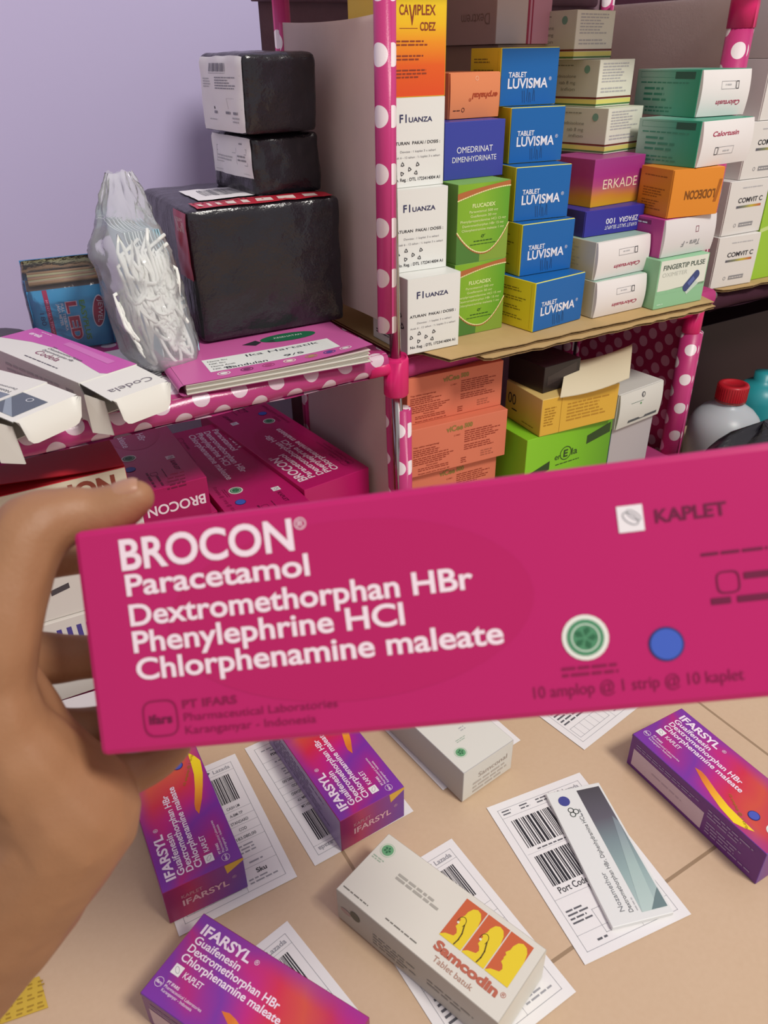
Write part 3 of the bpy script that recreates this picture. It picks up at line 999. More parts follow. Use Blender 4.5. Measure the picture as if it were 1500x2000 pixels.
def ere(p, U, V):
    K = M('#2c4520', 0.5)
    y = V-0.0395
    p.text('er', U*0.335, y, 0.008, K, U*0.07, bold=0.01)
    p.text('E', U*0.435, y+0.001, 0.0095, K, U*0.05, bold=0.03)
    p.ring(U*0.46, y+0.006, 0.0095, 0.0012, K, 2)
    p.text('la', U*0.53, y+0.001, 0.009, K, U*0.07, bold=0.01)
    p.greek(U*0.35, y-0.008, U*0.28, 1, 0.003, K, 3, ragged=0)
    p.poly([(U*0.70, V-0.030), (U*0.98, V-0.022), (U*0.98, V-0.008), (U*0.70, V-0.018)], K, 1)
    p.poly([(0, V-0.062), (U*0.28, V-0.050), (U*0.28, V-0.038), (0, V-0.050)], K, 1)
carton('tall lime green box with dark logo, beside the salmon boxes', (0.5671, 0.6200, 0.0365), -0.6, (0.1411, 0.072, 0.149), LG, {'F': ere, 'L': lambda p, U, V: p.disc(U*0.75, V*0.28, 0.012, M('#2c4520', 0.5))})
YW = M('#d9ac3e', 0.4)
YWS = ramp_mat('straw_yellow_print', 'z', 0.0, 0.05, [(0.0, '#c9a23a'), (0.5, '#d8b555'), (1.0, '#dcc07a')])
yb = carton('yellow box with open cream flap, lying on the lime green box', (0.5847, 0.6195, 0.1860), -5, (0.1159, 0.075, 0.0478), dict(F=YW, L=YWS, R=YW, T=YWS, K=YW, B=YW),
       {'F': lambda p, U, V: (p.greek(U*0.04, V*0.72, U*0.16, 7, V*0.075, M('#a87a20', 0.5), 3), p.greek(U*0.33, V*0.72, U*0.6, 6, V*0.09, M('#b5852a', 0.5), 4), p.rect(U*0.245, 0, U*0.25, V, M('#a87a20', 0.5))),
        'L': lambda p, U, V: (p.text('00', U*0.08, V*0.45, V*0.28, INK, U*0.22), p.greek(U*0.2, V*0.3, U*0.25, 1, V*0.08, INK, 2), p.greek(U*0.5, V*0.12, U*0.35, 1, V*0.06, M('#8a6a1c', 0.5), 3))})
fm = MB()
CREAM = M('#d8cdb0', 0.5)
# open flap lifts off the front edge and reaches back to the right
fm.grid(lambda a, b: Vector((0.022+0.092*a+0.050*b, -0.004+0.055*b-0.012*a, 0.0480+0.018*math.sin(PI*0.6*b)+0.012*a-0.004*math.sin(PI*a))), 10, 8, CREAM)
fm.grid(lambda a, b: Vector((0.022+0.092*a+0.050*b, -0.004+0.055*b-0.012*a, 0.0486+0.018*math.sin(PI*0.6*b)+0.012*a-0.004*math.sin(PI*a))), 10, 8, CREAM)
fm.build('open_flap', yb)['label'] = 'cream open flap'
BK = M('#2b2424', 0.35)
carton('small glossy black box on the yellow box, under the cardboard', (0.5975, 0.6345, 0.2342), 3, (0.0600, 0.062, 0.0325), BK, {'F': lambda p, U, V: p.poly([(U*0.1, V*0.25), (U*0.9, V*0.55), (U*0.9, V*0.9), (U*0.1, V*0.6)], M('#3a3130', 0.3)), 'T': lambda p, U, V: p.greek(U*0.1, V*0.8, U*0.7, 6, V*0.1, M('#4a4040', 0.4), 3)})
LWH = M('#d6d6cf', 0.45)
def wlogo(p, U, V):
    K = M('#3a6a5a', 0.5)
    p.ring(U*0.52, V*0.82, V*0.075, V*0.02, M('#4a4a50', 0.5), 2)
    p.text('E', U*0.49, V*0.78, V*0.09, M('#4a4a50', 0.5), bold=0.02)
    p.disc(U*0.47, V*0.60, V*0.03, M('#3f8a4a', 0.5), 2)
    p.greek(U*0.25, V*0.66, U*0.3, 1, V*0.03, K, 3)
    p.rect(U*0.25, V*0.10, U*0.92, V*0.18, M('#5a5e62', 0.5), 2)
carton('white box with puffed front and green dot logo, right of the yellow box', (0.7507, 0.6512, 0.1405), 5, (0.0928, 0.08, 0.0515), LWH, None, flap=dict(mat=LWH, bulge=0.004, art=wlogo))
carton('grey-white box with slate blue side, below the puffed white logo box', (0.7520, 0.6560, 0.0365), 5, (0.0900, 0.078, 0.1035), dict(F=M('#b9b3b6', 0.45), L=M('#4a6478', 0.45), R=LWH, T=LWH, K=LWH, B=LWH))
# ------------------------------------------------------------------ beyond the right post, lower tier
bt = empty('plastic_bottle', (1.04, 0.68, 0.0))
tag(bt, 'translucent white plastic bottle with red screw cap at lower right', 'bottle')
t = NT('translucent_bottle_plastic', 0.35, 0.4)
t.b.inputs['Base Color'].default_value = lin('#b9bfc4')
t.b.inputs['Subsurface Weight'].default_value = 0.2
b = MB()
b.lathe([(0.0, 0.001), (0.05, 0.001), (0.055, 0.006), (0.055, 0.058), (0.054, 0.070), (0.049, 0.082), (0.040, 0.092), (0.028, 0.100), (0.0215, 0.104), (0.0205, 0.112), (0.0, 0.112)], t.m, 36)
b.build('bottle_body', bt)
b = MB()
b.lathe([(0.0215, 0.1085), (0.0235, 0.109), (0.0235, 0.111)], M('#b03a30', 0.4), 32)
RC = M('#b8202c', 0.35)
prof = [(0.0232, 0.112), (0.0232, 0.134), (0.0222, 0.1365), (0.016, 0.1375), (0.0155, 0.1362), (0.0, 0.1362)]
b.lathe(prof, RC, 36)
for i in range(40):
    a = 2*PI*i/40
    b.box((-0.0004, 0.0229, 0.113), (0.0004, 0.0237, 0.134), RC, 0, xf=lambda v: Vector((v.x*math.cos(a)-v.y*math.sin(a), v.x*math.sin(a)+v.y*math.cos(a), v.z)))
b.build('screw_cap', bt)['label'] = 'red ribbed screw cap'
TQ = M('#2f98a0', 0.35)
b = MB()
b.lathe([(0.0, 0.0), (0.042, 0.0), (0.044, 0.004), (0.044, 0.075), (0.040, 0.09), (0.026, 0.102), (0.016, 0.108), (0.016, 0.120), (0.0, 0.121)], TQ, 32)
tag(b.build('plastic_bottle', None, (1.165, 0.71, 0)), 'turquoise bottle cut off by the right edge of the picture', 'bottle')
carton('dark maroon box with faint lettering, in shadow behind the white bottle', (0.972, 0.80, 0.0005), 0, (0.46, 0.10, 0.185), M('#2a161c', 0.5), {'F': lambda p, U, V: p.text('TRA', U*0.105, V*0.72, V*0.11, M('#54343c', 0.5), U*0.11)})  # box widened and darkened to stand in for deep shade behind the bottle
b = MB()
def bagf(a, c):
    th = 2*PI*a
    k = math.sqrt(max(0.0, 1-c**3))*(1+0.06*noise.noise(Vector((3*math.cos(th), 3*math.sin(th), 4*c))))
    return Vector((0.135*math.cos(th)*k, 0.048*math.sin(th)*k, 0.112*c+0.006*math.sin(3*th)*c))
b.grid(bagf, 40, 12, WRAP)
b.add([bagf(i/40, 0) for i in range(40)], [tuple(reversed(range(40)))], WRAP)
b.add([bagf(i/40, 1)*0.995 for i in range(40)], [tuple(range(40))], WRAP)
tag(b.build('plastic_parcel', None, (0.995, 0.590, 0.0005)), 'low black plastic parcel in front of the white bottle', 'parcel')

# ================================================================== left bay, upper tier
SH = 0.3258
def puffy(dims, r, amp, seed, lean=0.0):
    """maps a point on the cuboid to a soft wrapped parcel"""
    w, d, h = dims
    def f(p, off=0.0):
        q = Vector((min(max(p.x, r), w-r), min(max(p.y, r), d-r), min(max(p.z, r), h-r)))
        n = (p-q)
        n = n.normalized() if n.length > 1e-9 else Vector((0, 0, 1))
        c = Vector((p.x/w-0.5, p.y/d-0.5, p.z/h-0.5))
        b = 1-4*max(abs(c.x), abs(c.y), abs(c.z))**2 if False else 0
        bl = 0.0025*(1-(2*c.x)**2)*(1-(2*c.y)**2)+0.0025*(1-(2*c.y)**2)*(1-(2*c.z)**2)+0.0025*(1-(2*c.x)**2)*(1-(2*c.z)**2)
        s = Vector((p.x*1.0, p.y*1.0, p.z*1.0))*34+Vector((seed*7.1, seed*3.3, 0))
        a = abs(noise.noise(s))*1.4+0.5*noise.noise(s*2.6)
        z = max(0.0, min(1, p.z/0.01))
        res = q+n*(r+off+(bl-amp*a)*z*(1 if p.z < h-1e-5 else 0.6))
        res.y += lean*p.z
        return res
    return f
def parcel(name, label, loc, yaw, dims, r, amp, seed, group=None, lean=0.0, cuts=26):
    w, d, h = dims
    f = puffy(dims, r, amp, seed, lean)
    mb = MB()
    for key, U, V in (('F', w, h), ('K', w, h), ('L', d, h), ('R', d, h), ('T', w, d)):
        fp = face(MB(), key, w, d, h)
        mb.grid(lambda a, b: f(fp.o+fp.u*U*a+fp.v*V*b), cuts, cuts, WRAP)
    mb.grid(lambda a, b: f(Vector((w*a, d*(1-b), 0))), 6, 6, WRAP)
    o = mb.build(name, None, loc, math.radians(yaw))
    tag(o, label, 'parcel', group)
    return o, f
def label_on(parent, f, dims, key, u0, v0, u1, v1, art, mat=None, name='parcel_label', off=0.0012, n=14):
    w, d, h = dims
    mb = MB()
    fp = face(MB(), key, w, d, h)
    g = lambda p, k=0.0: f(p, off+k)
    mb.grid(lambda a, b: g(fp.o+fp.u*(u0+(u1-u0)*a)+fp.v*(v0+(v1-v0)*b)), n, n, mat or PAPER)
    pr = P(mb, fp.o+fp.u*u0+fp.v*v0, fp.u, fp.v)
    base = pr.at
    def at(a, b, k):
        return g(fp.o+fp.u*(u0+a)+fp.v*(v0+b), 0.0002+k*0.0001)
    pr.at = at
    art(pr, u1-u0, v1-v0)
    return mb.build(name, parent)
# big black parcel
bd = (0.1590, 0.170, 0.127)
big, bf = parcel('wrapped_parcel', 'large black plastic-wrapped parcel with red tape along its top edge, on the pink booklet', (0.2235, 0.7300, 0.3375), -2.0, bd, 0.006, 0.0016, 1, 'black wrapped parcels')
TAPE = M('#c0283a', 0.3)
def tape_art(p, U, V):
    for i, (x, wd) in enumerate(((.03, .03), (.10, .02), (.16, .03), (.23, .06), (.34, .05), (.44, .12), (.60, .13), (.80, .10))):
        p.poly([(U*x, V*0.2), (U*(x+wd), V*0.15), (U*(x+wd*1.1), V*0.6), (U*(x+wd*0.15), V*0.65)], M('#e9d9d0', 0.4), 1)
    p.text('FRAGILE', U*0.02, V*0.74, V*0.16, M('#7a1a26', 0.4), U*0.5)
label_on(big, bf, bd, 'T', 0.012, 0.004, 0.152, 0.032, tape_art, TAPE, 'red_tape', 0.001)
label_on(big, bf, bd, 'L', bd[1]-0.042, 0.062, bd[1]-0.004, bd[2]-0.003, lambda p, U, V: [p.stroke([(U*(.15+.1*i), V*0.9), (U*(.25+.1*i), V*0.7)], 0.0011, M('#ecd8d8', 0.4), 1) for i in range(6)], M('#a92f4a', 0.3), 'red_tape', 0.001)
def top_label(p, U, V):
    p.bars(U*0.15, V*0.3, U*0.4, V*0.5, GREY, 5)
    p.greek(U*0.6, V*0.8, U*0.3, 5, V*0.14, LGREY, 3)
label_on(big, bf, bd, 'T', 0.025, 0.040, 0.120, 0.110, top_label)
def waybill(p, U, V):
    G = M('#8a8a92', 0.6)
    p.bars(U*0.25, V*0.80, U*0.42, V*0.11, G, 8)
    p.greek(U*0.25, V*0.775, U*0.42, 1, V*0.022, LGREY, 1, ragged=0)
    p.rect(U*0.05, V*0.745, U*0.97, V*0.748, LGREY)
    p.greek(U*0.08, V*0.70, U*0.3, 4, V*0.035, LGREY, 2)
    p.greek(U*0.42, V*0.715, U*0.5, 5, V*0.035, G, 3)
    p.rect(U*0.68, V*0.45, U*0.97, V*0.453, LGREY)
    p.rect(U*0.68, V*0.31, U*0.684, V*0.45, LGREY)
    p.rect(U*0.35, V*0.31, U*0.97, V*0.313, LGREY)
    p.rect(U*0.33, V*0.30, U*0.36, V*0.335, INK, 2)
    for x in (.33, .62, .80):
        p.greek(U*x, V*0.24, U*0.1, 1, V*0.045, G, 5, ragged=0, fill=0.8)
    p.greek(U*0.2, V*0.15, U*0.3, 1, V*0.03, LGREY, 6)
    p.greek(U*0.75, V*0.18, U*0.2, 2, V*0.05, LGREY, 7)
d2 = (0.0775, 0.105, 0.0565)
p2_, f2 = parcel('wrapped_parcel', 'small black wrapped parcel in the middle of the pile, label reaching halfway down its side', (0.3065, 0.762, 0.4635), 2.0, d2, 0.006, 0.0022, 2, 'black wrapped parcels', 0.03)
label_on(p2_, f2, d2, 'L', 0.012, 0.018, 0.1035, 0.054, lambda p, U, V: (p.frame(U*.12, V*.3, U*.92, V*.72, 0.0004, GREY, 1), p.rect(U*.12, V*.58, U*.92, V*.59, GREY), p.rect(U*.66, V*.3, U*.665, V*.72, GREY), p.greek(U*.15, V*.45, U*.45, 2, V*.08, LGREY, 3), p.greek(U*.7, V*.5, U*.2, 2, V*.1, GREY, 4), p.greek(U*.75, V*.82, U*.12, 1, V*.08, GREY, 5), p.rect(U*.05, V*.08, U*.95, V*.09, LGREY)))
d1 = (0.0800, 0.100, 0.0690)
p1_, f1 = parcel('wrapped_parcel', 'topmost black wrapped parcel with a whole white barcode label over its left side', (0.2985, 0.752, 0.5200), 4.0, d1, 0.007, 0.0016, 3, 'black wrapped parcels', -0.08)
label_on(p1_, f1, d1, 'L', 0.008, 0.003, 0.0990, 0.0665, waybill)
# booklet
bk = tag(empty('pink_booklet', (0.171, 0.637, SH), math.radians(-5.0)), 'pink health record booklet with a white name panel, lying under the large black parcel', 'booklet')
BPK = M('#cf63a4', 0.35)
pg = MB()
R = random.Random(2)
BW, BD = 0.186, 0.150
def bookf(i, t):
    zt = 0.0009+i*0.00105
    def f(a, b):
        lift = 0.004*(a**3)*(i/10.0)*(1-0.85*min(1, b*2.2))
        return Vector((0.002+(BW-0.004-0.0006*((i*7) % 5))*a, 0.0008*((i*3) % 4)+BD*b, zt+lift+t))
    return f
for i in range(9):
    for t in (0, 0.0007):
        pg.grid(bookf(i, t), 12, 8, M('#d9d6cc', 0.6) if i % 2 else M('#e6e3da', 0.6))
    pg.grid(lambda a, b: bookf(i, 0.0007*b)(a, 0), 12, 1, M('#cfccc0', 0.6))
    pg.grid(lambda a, b: bookf(i, 0.0007*b)(1, a), 6, 1, M('#cfccc0', 0.6))
pg.build('pages', bk)
cv = MB()
def coverf(a, b, k=0.0):
    lift = 0.0075*(a**3)*(1-0.9*min(1, b*2.0))
    return Vector((BW*a, BD*b, 0.0103+lift+k))
cv.grid(lambda a, b: coverf(a, b), 20, 12, BPK)
cv.grid(lambda a, b: coverf(a, b, 0.0004), 20, 12, BPK)
cv.grid(lambda a, b: Vector((BW*a, BD*b, 0.0003)), 4, 4, BPK)
cv.grid(lambda a, b: Vector((-0.0052*math.sin(PI*b), BD*a, 0.0052-0.0050*math.cos(PI*b))), 6, 8, BPK)
cp = P(cv, (0, 0, 0), (1, 0, 0), (0, 1, 0))
cp.at = lambda a, b, k: coverf(a/BW, b/BD, 0.0004+k*EPS)
for i in range(8):
    cp.rect(0.030+0.130*i/8, 0.020, 0.030+0.130*(i+1)/8, 0.055, M('#e9ece6', 0.5), 1)
for i in range(7):
    cp.rect(0.075, 0.0245+0.0042*i, 0.155, 0.0247+0.0042*i, LGREY, 2)
for i, s in enumerate(('Nama Ibu', 'NIK Ibu', 'Nama Anak', 'NIK Anak')):
    cp.text(s, 0.034, 0.046-0.0072*i, 0.0034, INK, bold=0.0)
cp.text('Ika Hartatik', 0.072, 0.0445, 0.0062, M('#2a3040', 0.5), 0.075)
cp.text('Bandulan', 0.046, 0.0155+0.006, 0.0055, M('#2a3040', 0.5), 0.040, k=4)
cp.text('9/5', 0.104, 0.0245, 0.0052, M('#2a3040', 0.5), 0.020, k=4)
for x, c in ((0.040, '#eef0ea'), (0.062, '#7a3060'), (0.083, '#b04a80'), (0.104, '#f0ead8'), (0.126, '#b09a60'), (0.145, '#4a4a90'), (0.162, '#e8e2e0')):
    cp.ring(x, 0.0115, 0.0062, 0.0010, M(c, 0.5), 2, ry=0.0045)
    cp.disc(x, 0.0115, 0.0035, M(c, 0.5), 2, ry=0.0022)
cp.disc(0.128, 0.083, 0.030, M('#1f6a48', 0.4), 2, ry=0.012)
cp.text('KESEHATAN', 0.113, 0.082, 0.004, M('#dfe8e0', 0.5), 0.03, k=4)
cp.poly([(0.078, 0.080), (0.090, 0.072), (0.098, 0.079), (0.094, 0.087)], INK, 2)
cp.poly([(0.100, 0.080), (0.112, 0.074), (0.116, 0.084), (0.106, 0.088)], INK, 2)
cv.build('cover', bk)
# receipts under the bag
def sheet(name, label, pts, z, art=None, group=None, mat=None, t=0.00025, frame=None):
    mb = MB()
    mb.prism(pts, z, z+t, mat or PAPER)
    if art and frame:
        o, ang = frame
        c, q = math.cos(math.radians(ang)), math.sin(math.radians(ang))
        art(P(mb, (o[0], o[1], z+t), (c, q, 0), (-q, c, 0)))
    o = mb.build(name)
    return tag(o, label, 'paper', group)
sheet('paper_slip', 'printed white paper slip under the clear bag and beside the pink booklet', [(0.100, 0.70), (0.160, 0.650), (0.176, 0.668), (0.169, 0.70), (0.188, 0.80), (0.13, 0.80)], SH, lambda p: (p.greek(0.02, 0.062, 0.06, 9, 0.005, GREY, 3),), frame=((0.135, 0.655), 25))
# open tablet cartons on the shelf edge
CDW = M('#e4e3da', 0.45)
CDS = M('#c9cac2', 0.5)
CDP = M('#c95aac', 0.4)
INSD = M('#8f8f90', 0.6)
def open_box(label, loc, yaw, w, d, h, top_art, side_art, lid_len, drop, lid_art, name='opened_carton', lid_tilt=0.10):
    """tablet carton lying flat, front end open: lid panel and tuck flap reach forward, dust flap to the side"""
    mb = MB()
    T_ = 0.0007
    mb.box((0, 0, 0), (w, d, T_), CDS, 0)
    mb.box((0, 0, h-T_), (w, d, h), CDW, 0)
    mb.box((0, 0, T_), (T_, d, h-T_), CDS, 0)
    mb.box((w-T_, 0, T_), (w, d, h-T_), CDS, 0)
    mb.box((T_, d-T_, T_), (w-T_, d, h-T_), CDS, 0)
    mb.box((T_, 0.045, T_), (w-T_, 0.046, h-T_), INSD, 0)
    top_art(face(mb, 'T', w, d, h), w, d)
    side_art(face(mb, 'L', w, d, h), d, h)
    o = mb.build(name, None, loc, math.radians(yaw))
    tag(o, label, 'medicine box', 'opened tablet boxes on the shelf edge')
    l = MB()
    def lf(a, b, k=0.0):
        return Vector((0.001+(w-0.002)*a, -lid_len*b, h-0.0006-lid_tilt*lid_len*b+k))
    l.grid(lambda a, b: lf(a, 1-b), 6, 6, CDW, False)
    l.grid(lambda a, b: lf(a, b, -0.0007), 6, 6, CDS, False)
    if lid_art:
        q = P(l, (0, 0, 0), (1, 0, 0), (0, 1, 0))
        q.at = lambda a, b, k: lf((a-0.001)/(w-0.002), (lid_len-b)/lid_len, k*EPS)
        lid_art(q, w, lid_len)
    lo = l.build('lid_panel', o)
    f = MB()
    e = lf(0, 1)
    n = 16
    edge = []
    for i in range(n+1):
        a = i/n
        rr = min(1, min(a, 1-a)*5.5)
        edge.append((0.002+(w-0.004)*a, drop*(math.sqrt(max(0, 1-(1-rr)**2)))))
    for k, m in ((0.0, CDW), (0.0006, CDS)):
        vs, fs = [], []
        for x, q in edge:
            for j in range(5):
                b = j/4
                vs.append((x, -lid_len-0.006*math.sin(b*PI/2)*1.0+k, e.z-q*b*0.96))
        for i in range(n):
            for j in range(4):
                fs.append((i*5+j, i*5+j+1, i*5+j+6, i*5+j+5))
        f.add(vs, fs, m, True)
    f.build('tuck_flap', lo)
    s = MB()
    for k in (0, 0.0007):
        s.add([(k, 0, 0.001), (k, 0, h-0.002), (-0.006+k, -0.016, h-0.004), (-0.006+k, -0.016, -0.004), ], [(0, 1, 2, 3)], CDS)
        s.add([(-0.006+k, -0.016, h-0.004), (0.003+k, -0.028, h-0.010), (0.004+k, -0.030, -0.006), (-0.006+k, -0.016, -0.004)], [(0, 1, 2, 3)], CDW)
    s.build('dust_flap', o)
    return o
def cod_top(p, U, V):
    cv = [(U*0.48, 0.0), (U*0.42, 0.006), (U*0.45, 0.020), (U*0.55, 0.055), (U*0.62, 0.095), (U*0.55, 0.130), (U*0.35, V)]
    p.poly(cv+[(U, V), (U, 0.0)], CDP, 1)
    p.poly([(U*0.72, 0.02), (U*0.86, 0.02), (U*0.93, 0.10), (U*0.80, 0.10)], M('#d277ba', 0.4), 2)
    q = p.sub(U*0.10, 0.020, 90)
    K = M('#5a5560', 0.5)
    q = p.sub(U*0.30, 0.10, -90)
    q.text('Codela', 0.0, -0.001, 0.0070, M('#8a4060', 0.5), 0.038)
    q.text('Dextromethorphan HBr', 0.0, 0.0072, 0.0032, K, 0.050)
    q.text('Chlorpheniramine Maleate', 0.0, 0.0122, 0.0032, K, 0.056)
    q.text('Tablet', 0.0, 0.017, 0.0022, K)
    q.greek(0.0, -0.010, 0.055, 1, 0.003, K, 3, ragged=0)
    q2 = p.sub(U*0.74, V-0.012, -90)
    q2.text('erela', 0.0, 0.0, 0.006, M('#f2dcec', 0.5), 0.02, bold=0.03)
    q2.greek(0.006, 0.010, 0.02, 1, 0.002, M('#f2dcec', 0.5), 3)
def cod_side(p, U, V):
    p.greek(U*0.25, V*0.65, U*0.6, 3, V*0.16, M('#a9aaa6', 0.5), 3)
    p.rect(U*0.86, V*0.35, U*0.93, V*0.72, M('#9a9a98', 0.5))
open_box('opened white and magenta tablet box, its end flap hanging over the shelf edge', (0.0840, 0.628, SH+0.001), 19.3, 0.0555, 0.168, 0.0335, cod_top, cod_side, 0.043, 0.0225,
         lambda p, U, V: p.sub(U*0.88, V*0.40, 180).text('Codela', 0.0, 0.0, 0.0075, M('#77707a', 0.5), 0.040))
STEEL = ramp_mat('steel_blue_fade_print', 'y', -0.03, 0.10, [(0.0, '#9aa6b4'), (0.4, '#6a7482'), (1.0, '#4a4f58')])
def noz_top(p, U, V):
    p.rect(U*0.12, 0.004, U*0.48, 0.062, STEEL, 1)
    p.rect(U*0.08, 0.078, U*0.40, V, M('#5a5f66', 0.45), 1)
    p.disc(U*0.74, 0.060, 0.0068, M('#3f4a8a', 0.5), 2)
    for a in (0, 120, 240):
        p.ring(U*0.72+0.0032*math.cos(math.radians(a)), 0.078+0.0032*math.sin(math.radians(a)), 0.0032, 0.0008, INK, 2)
    p.greek(U*0.60, 0.055, 0.002, 1, 0.01, INK, 2)
    q = p.sub(U*0.56, 0.008, 90)
    q.text('Nozamethor', 0.0, 0.0, 0.0035, M('#5a5f66', 0.5), 0.034)
    q.text('Dextromethorphan HBr', 0.0, -0.0055, 0.0026, M('#5a5f66', 0.5), 0.046)
def steel_lid(p, U, V):
    p.rect(U*0.10, V*0.18, U*0.62, V, M('#5d6672', 0.45), 1)
    p.poly([(U*0.10, V*0.2), (U*0.45, V), (U*0.36, V), (U*0.10, V*0.5)], M('#8f9aa6', 0.45), 2)
    p.ring(U*0.52, V*0.55, 0.003, 0.0008, M('#c9ccd2', 0.5), 3)
open_box('opened white tablet box with grey stripe and blue dot at the left picture edge', (0.0085, 0.5985, SH+0.006), 29, 0.060, 0.135, 0.0345, noz_top, lambda p, U, V: p.greek(U*0.1, V*0.7, U*0.6, 3, V*0.2, LGREY, 2), 0.034, 0.021, steel_lid)
# light blue box in its clear wrap
LB = M('#3f9fd0', 0.35)
lb = carton('light blue box printed sideways, in clear wrap left of the mask bag', (0.0830, 0.8344, SH), -6.4, (0.0745, 0.05, 0.0625), dict(F=LB, L=M('#2c7fb4', 0.4), R=M('#2c7fb4', 0.4), T=M('#5a4a44', 0.6), K=LB, B=LB))
def led(p, U, V):
    q = p.sub(0, V, -90)            # reads downwards
    q.text('180', V*0.36, U*0.10, U*0.055, M('#20407a', 0.5), V*0.20)
    q.rect(0.0, U*0.19, V, U*0.25, M('#b02a58', 0.4), 1)
    q.text('MENYALA TERANG', V*0.16, U*0.205, U*0.03, M('#e9a0c0', 0.5), V*0.62)
    q.text('JAGA METER', V*0.24, U*0.335, U*0.035, W_, V*0.36, bold=0.02)
    q.text('FULL TERBUKA', V*0.24, U*0.385, U*0.035, W_, V*0.45, bold=0.02)
    R_ = M('#b8284a', 0.4)
    for x, s in ((.22, 'L'), (.46, 'E'), (.66, 'D')):
        q.text(s, V*x, U*0.455, U*0.13, M('#e7c3d0', 0.5), V*0.20, bold=0.07)
        q.text(s, V*(x+.01), U*0.46, U*0.12, R_, V*0.18, bold=0.03, k=3)
    q.text('EASYPLUS', V*0.22, U*0.63, U*0.065, M('#5f9a3a', 0.5), V*0.66, bold=0.02)
    q.disc(V*0.43, U*0.86, V*0.27, M('#e6dbe6', 0.4), 1, ry=U*0.085, rot=-10)
    q.disc(V*0.43, U*0.86, V*0.25, M('#b0304e', 0.4), 2, ry=U*0.072, rot=-10)
    q.text('JEWEL', V*0.24, U*0.88, U*0.06, M('#f0e4ea', 0.5), V*0.38, rot=-10, k=4)
mbx = MB()
fm_ = face(mbx, 'F', 0.0745, 0.05, 0.0625)
mbx.grid(lambda a, b: Vector((0.0745*a, -0.0007, 0.0625*b)), 2, 2, LB, False)
fm_.o = Vector((0, -0.0008, 0))
led(fm_, 0.0745, 0.0625)
mbx.build('front_panel', lb)
mbx = MB()
mbx.box((0.0, 0.0495, 0.0625), (0.0745, 0.0503, 0.083), M('#4f8fc4', 0.4), 0)
mbx.build('lid_flap', lb)
for i in range(9):
    s = MB()
    R = random.Random(60+i)
    y = 0.005+0.0048*i
    s.tube([(0.004, y+R.uniform(-.002, .002), 0.0655+R.uniform(0, .004)), (0.070, y+R.uniform(-.003, .003), 0.0655+R.uniform(0, .004))], 0.0019,
           M(('#9a7a5c', '#b0947a', '#8a6a58', '#a3a07a')[i % 4], 0.5), 8)
    s.tube([(0.0705, y, 0.067), (0.0725, y, 0.067)], 0.0021, M(('#c8c04a', '#b04a5a')[i % 2], 0.5), 8)
    so = s.build('thin_stick', None, (0.0830, 0.8344, SH), math.radians(-6.4))
    tag(so, 'thin brown stick in the bundle lying across the open top of the light blue box', 'stick', 'brown sticks on the light blue box')
wr = MB()
def wrapf(a, b):
    th = 2*PI*a
    rx, ry = 0.040, 0.031
    c, s_ = math.cos(th), math.sin(th)
    k = (abs(c)**6+abs(s_)**6)**(-1/6)
    z = -0.0002+0.086*b
    sq = 1-0.75*max(0, (b-0.72)/0.28)
    return Vector((0.0372+rx*c*k*(1-0.10*max(0, (b-.72)/.28))+0.0006*noise.noise(Vector((c*4, s_*4, b*9))), 0.025+ry*s_*k*sq+0.001*noise.noise(Vector((c*5, s_*5, b*8+4))), z))
wr.grid(wrapf, 48, 16, FILMT)
wro = wr.build('clear_wrap', lb)
# black pouch in the far left corner of the shelf
mb = MB()
def pouch(a, b):
    th, ph = 2*PI*a, PI*b
    return Vector((0.09*math.cos(th)*math.sin(ph)**0.4, 0.030*math.sin(th)*math.sin(ph)**0.4, 0.013-0.013*math.cos(ph)+0.001*math.sin(5*th)))
mb.grid(pouch, 30, 14, M('#4a4550', 0.5))
tag(mb.build('black_pouch', None, (-0.01, 0.850, SH)), 'flat dark grey pouch at the far left on the shelf, before the wall', 'pouch')

# ------------------------------------------------------------------ clear bag of face masks
BAGC = Vector((0.1840, 0.742, SH))
AX = Vector((-0.012, 0.028, 0.130))            # leans back and left
def lean(p):
    return BAGC+Vector((p.x, p.y, 0))+AX*(p.z/0.13)
MBLUE = M('#9fc6d4', 0.65)
MWHITE = M('#eef1ea', 0.7)
MPALE = M('#d3e0e2', 0.7)
N_MASK = 11
def mask_mesh(i):
    mb = MB()
    x = -0.006+0.0036*i
    def f(a, b, k):
        y = -0.030+0.066*a
        z = 0.010+0.112*b
        x_ = x+k+0.0012*math.sin(18*b)+0.0010*math.sin(5*a+i)
        cut = 0.010*abs(a-0.5)**2
        return lean(Vector((x_*(1-0.12*b), y, z+cut)))
    mb.grid(lambda a, b: f(a, b, 0.0), 6, 20, MBLUE)
    mb.grid(lambda a, b: f(a, b, 0.0011), 6, 20, MWHITE)
    rim = [(k/6, 0) for k in range(6)]+[(1, k/20) for k in range(20)]+[(1-k/6, 1) for k in range(6)]+[(0, 1-k/20) for k in range(20)]
    n = len(rim)
    mb.add([f(a, b, 0) for a, b in rim]+[f(a, b, 0.0011) for a, b in rim], [(k, (k+1) % n, n+(k+1) % n, n+k) for k in range(n)], MBLUE if i > 7 else MPALE)
    return mb
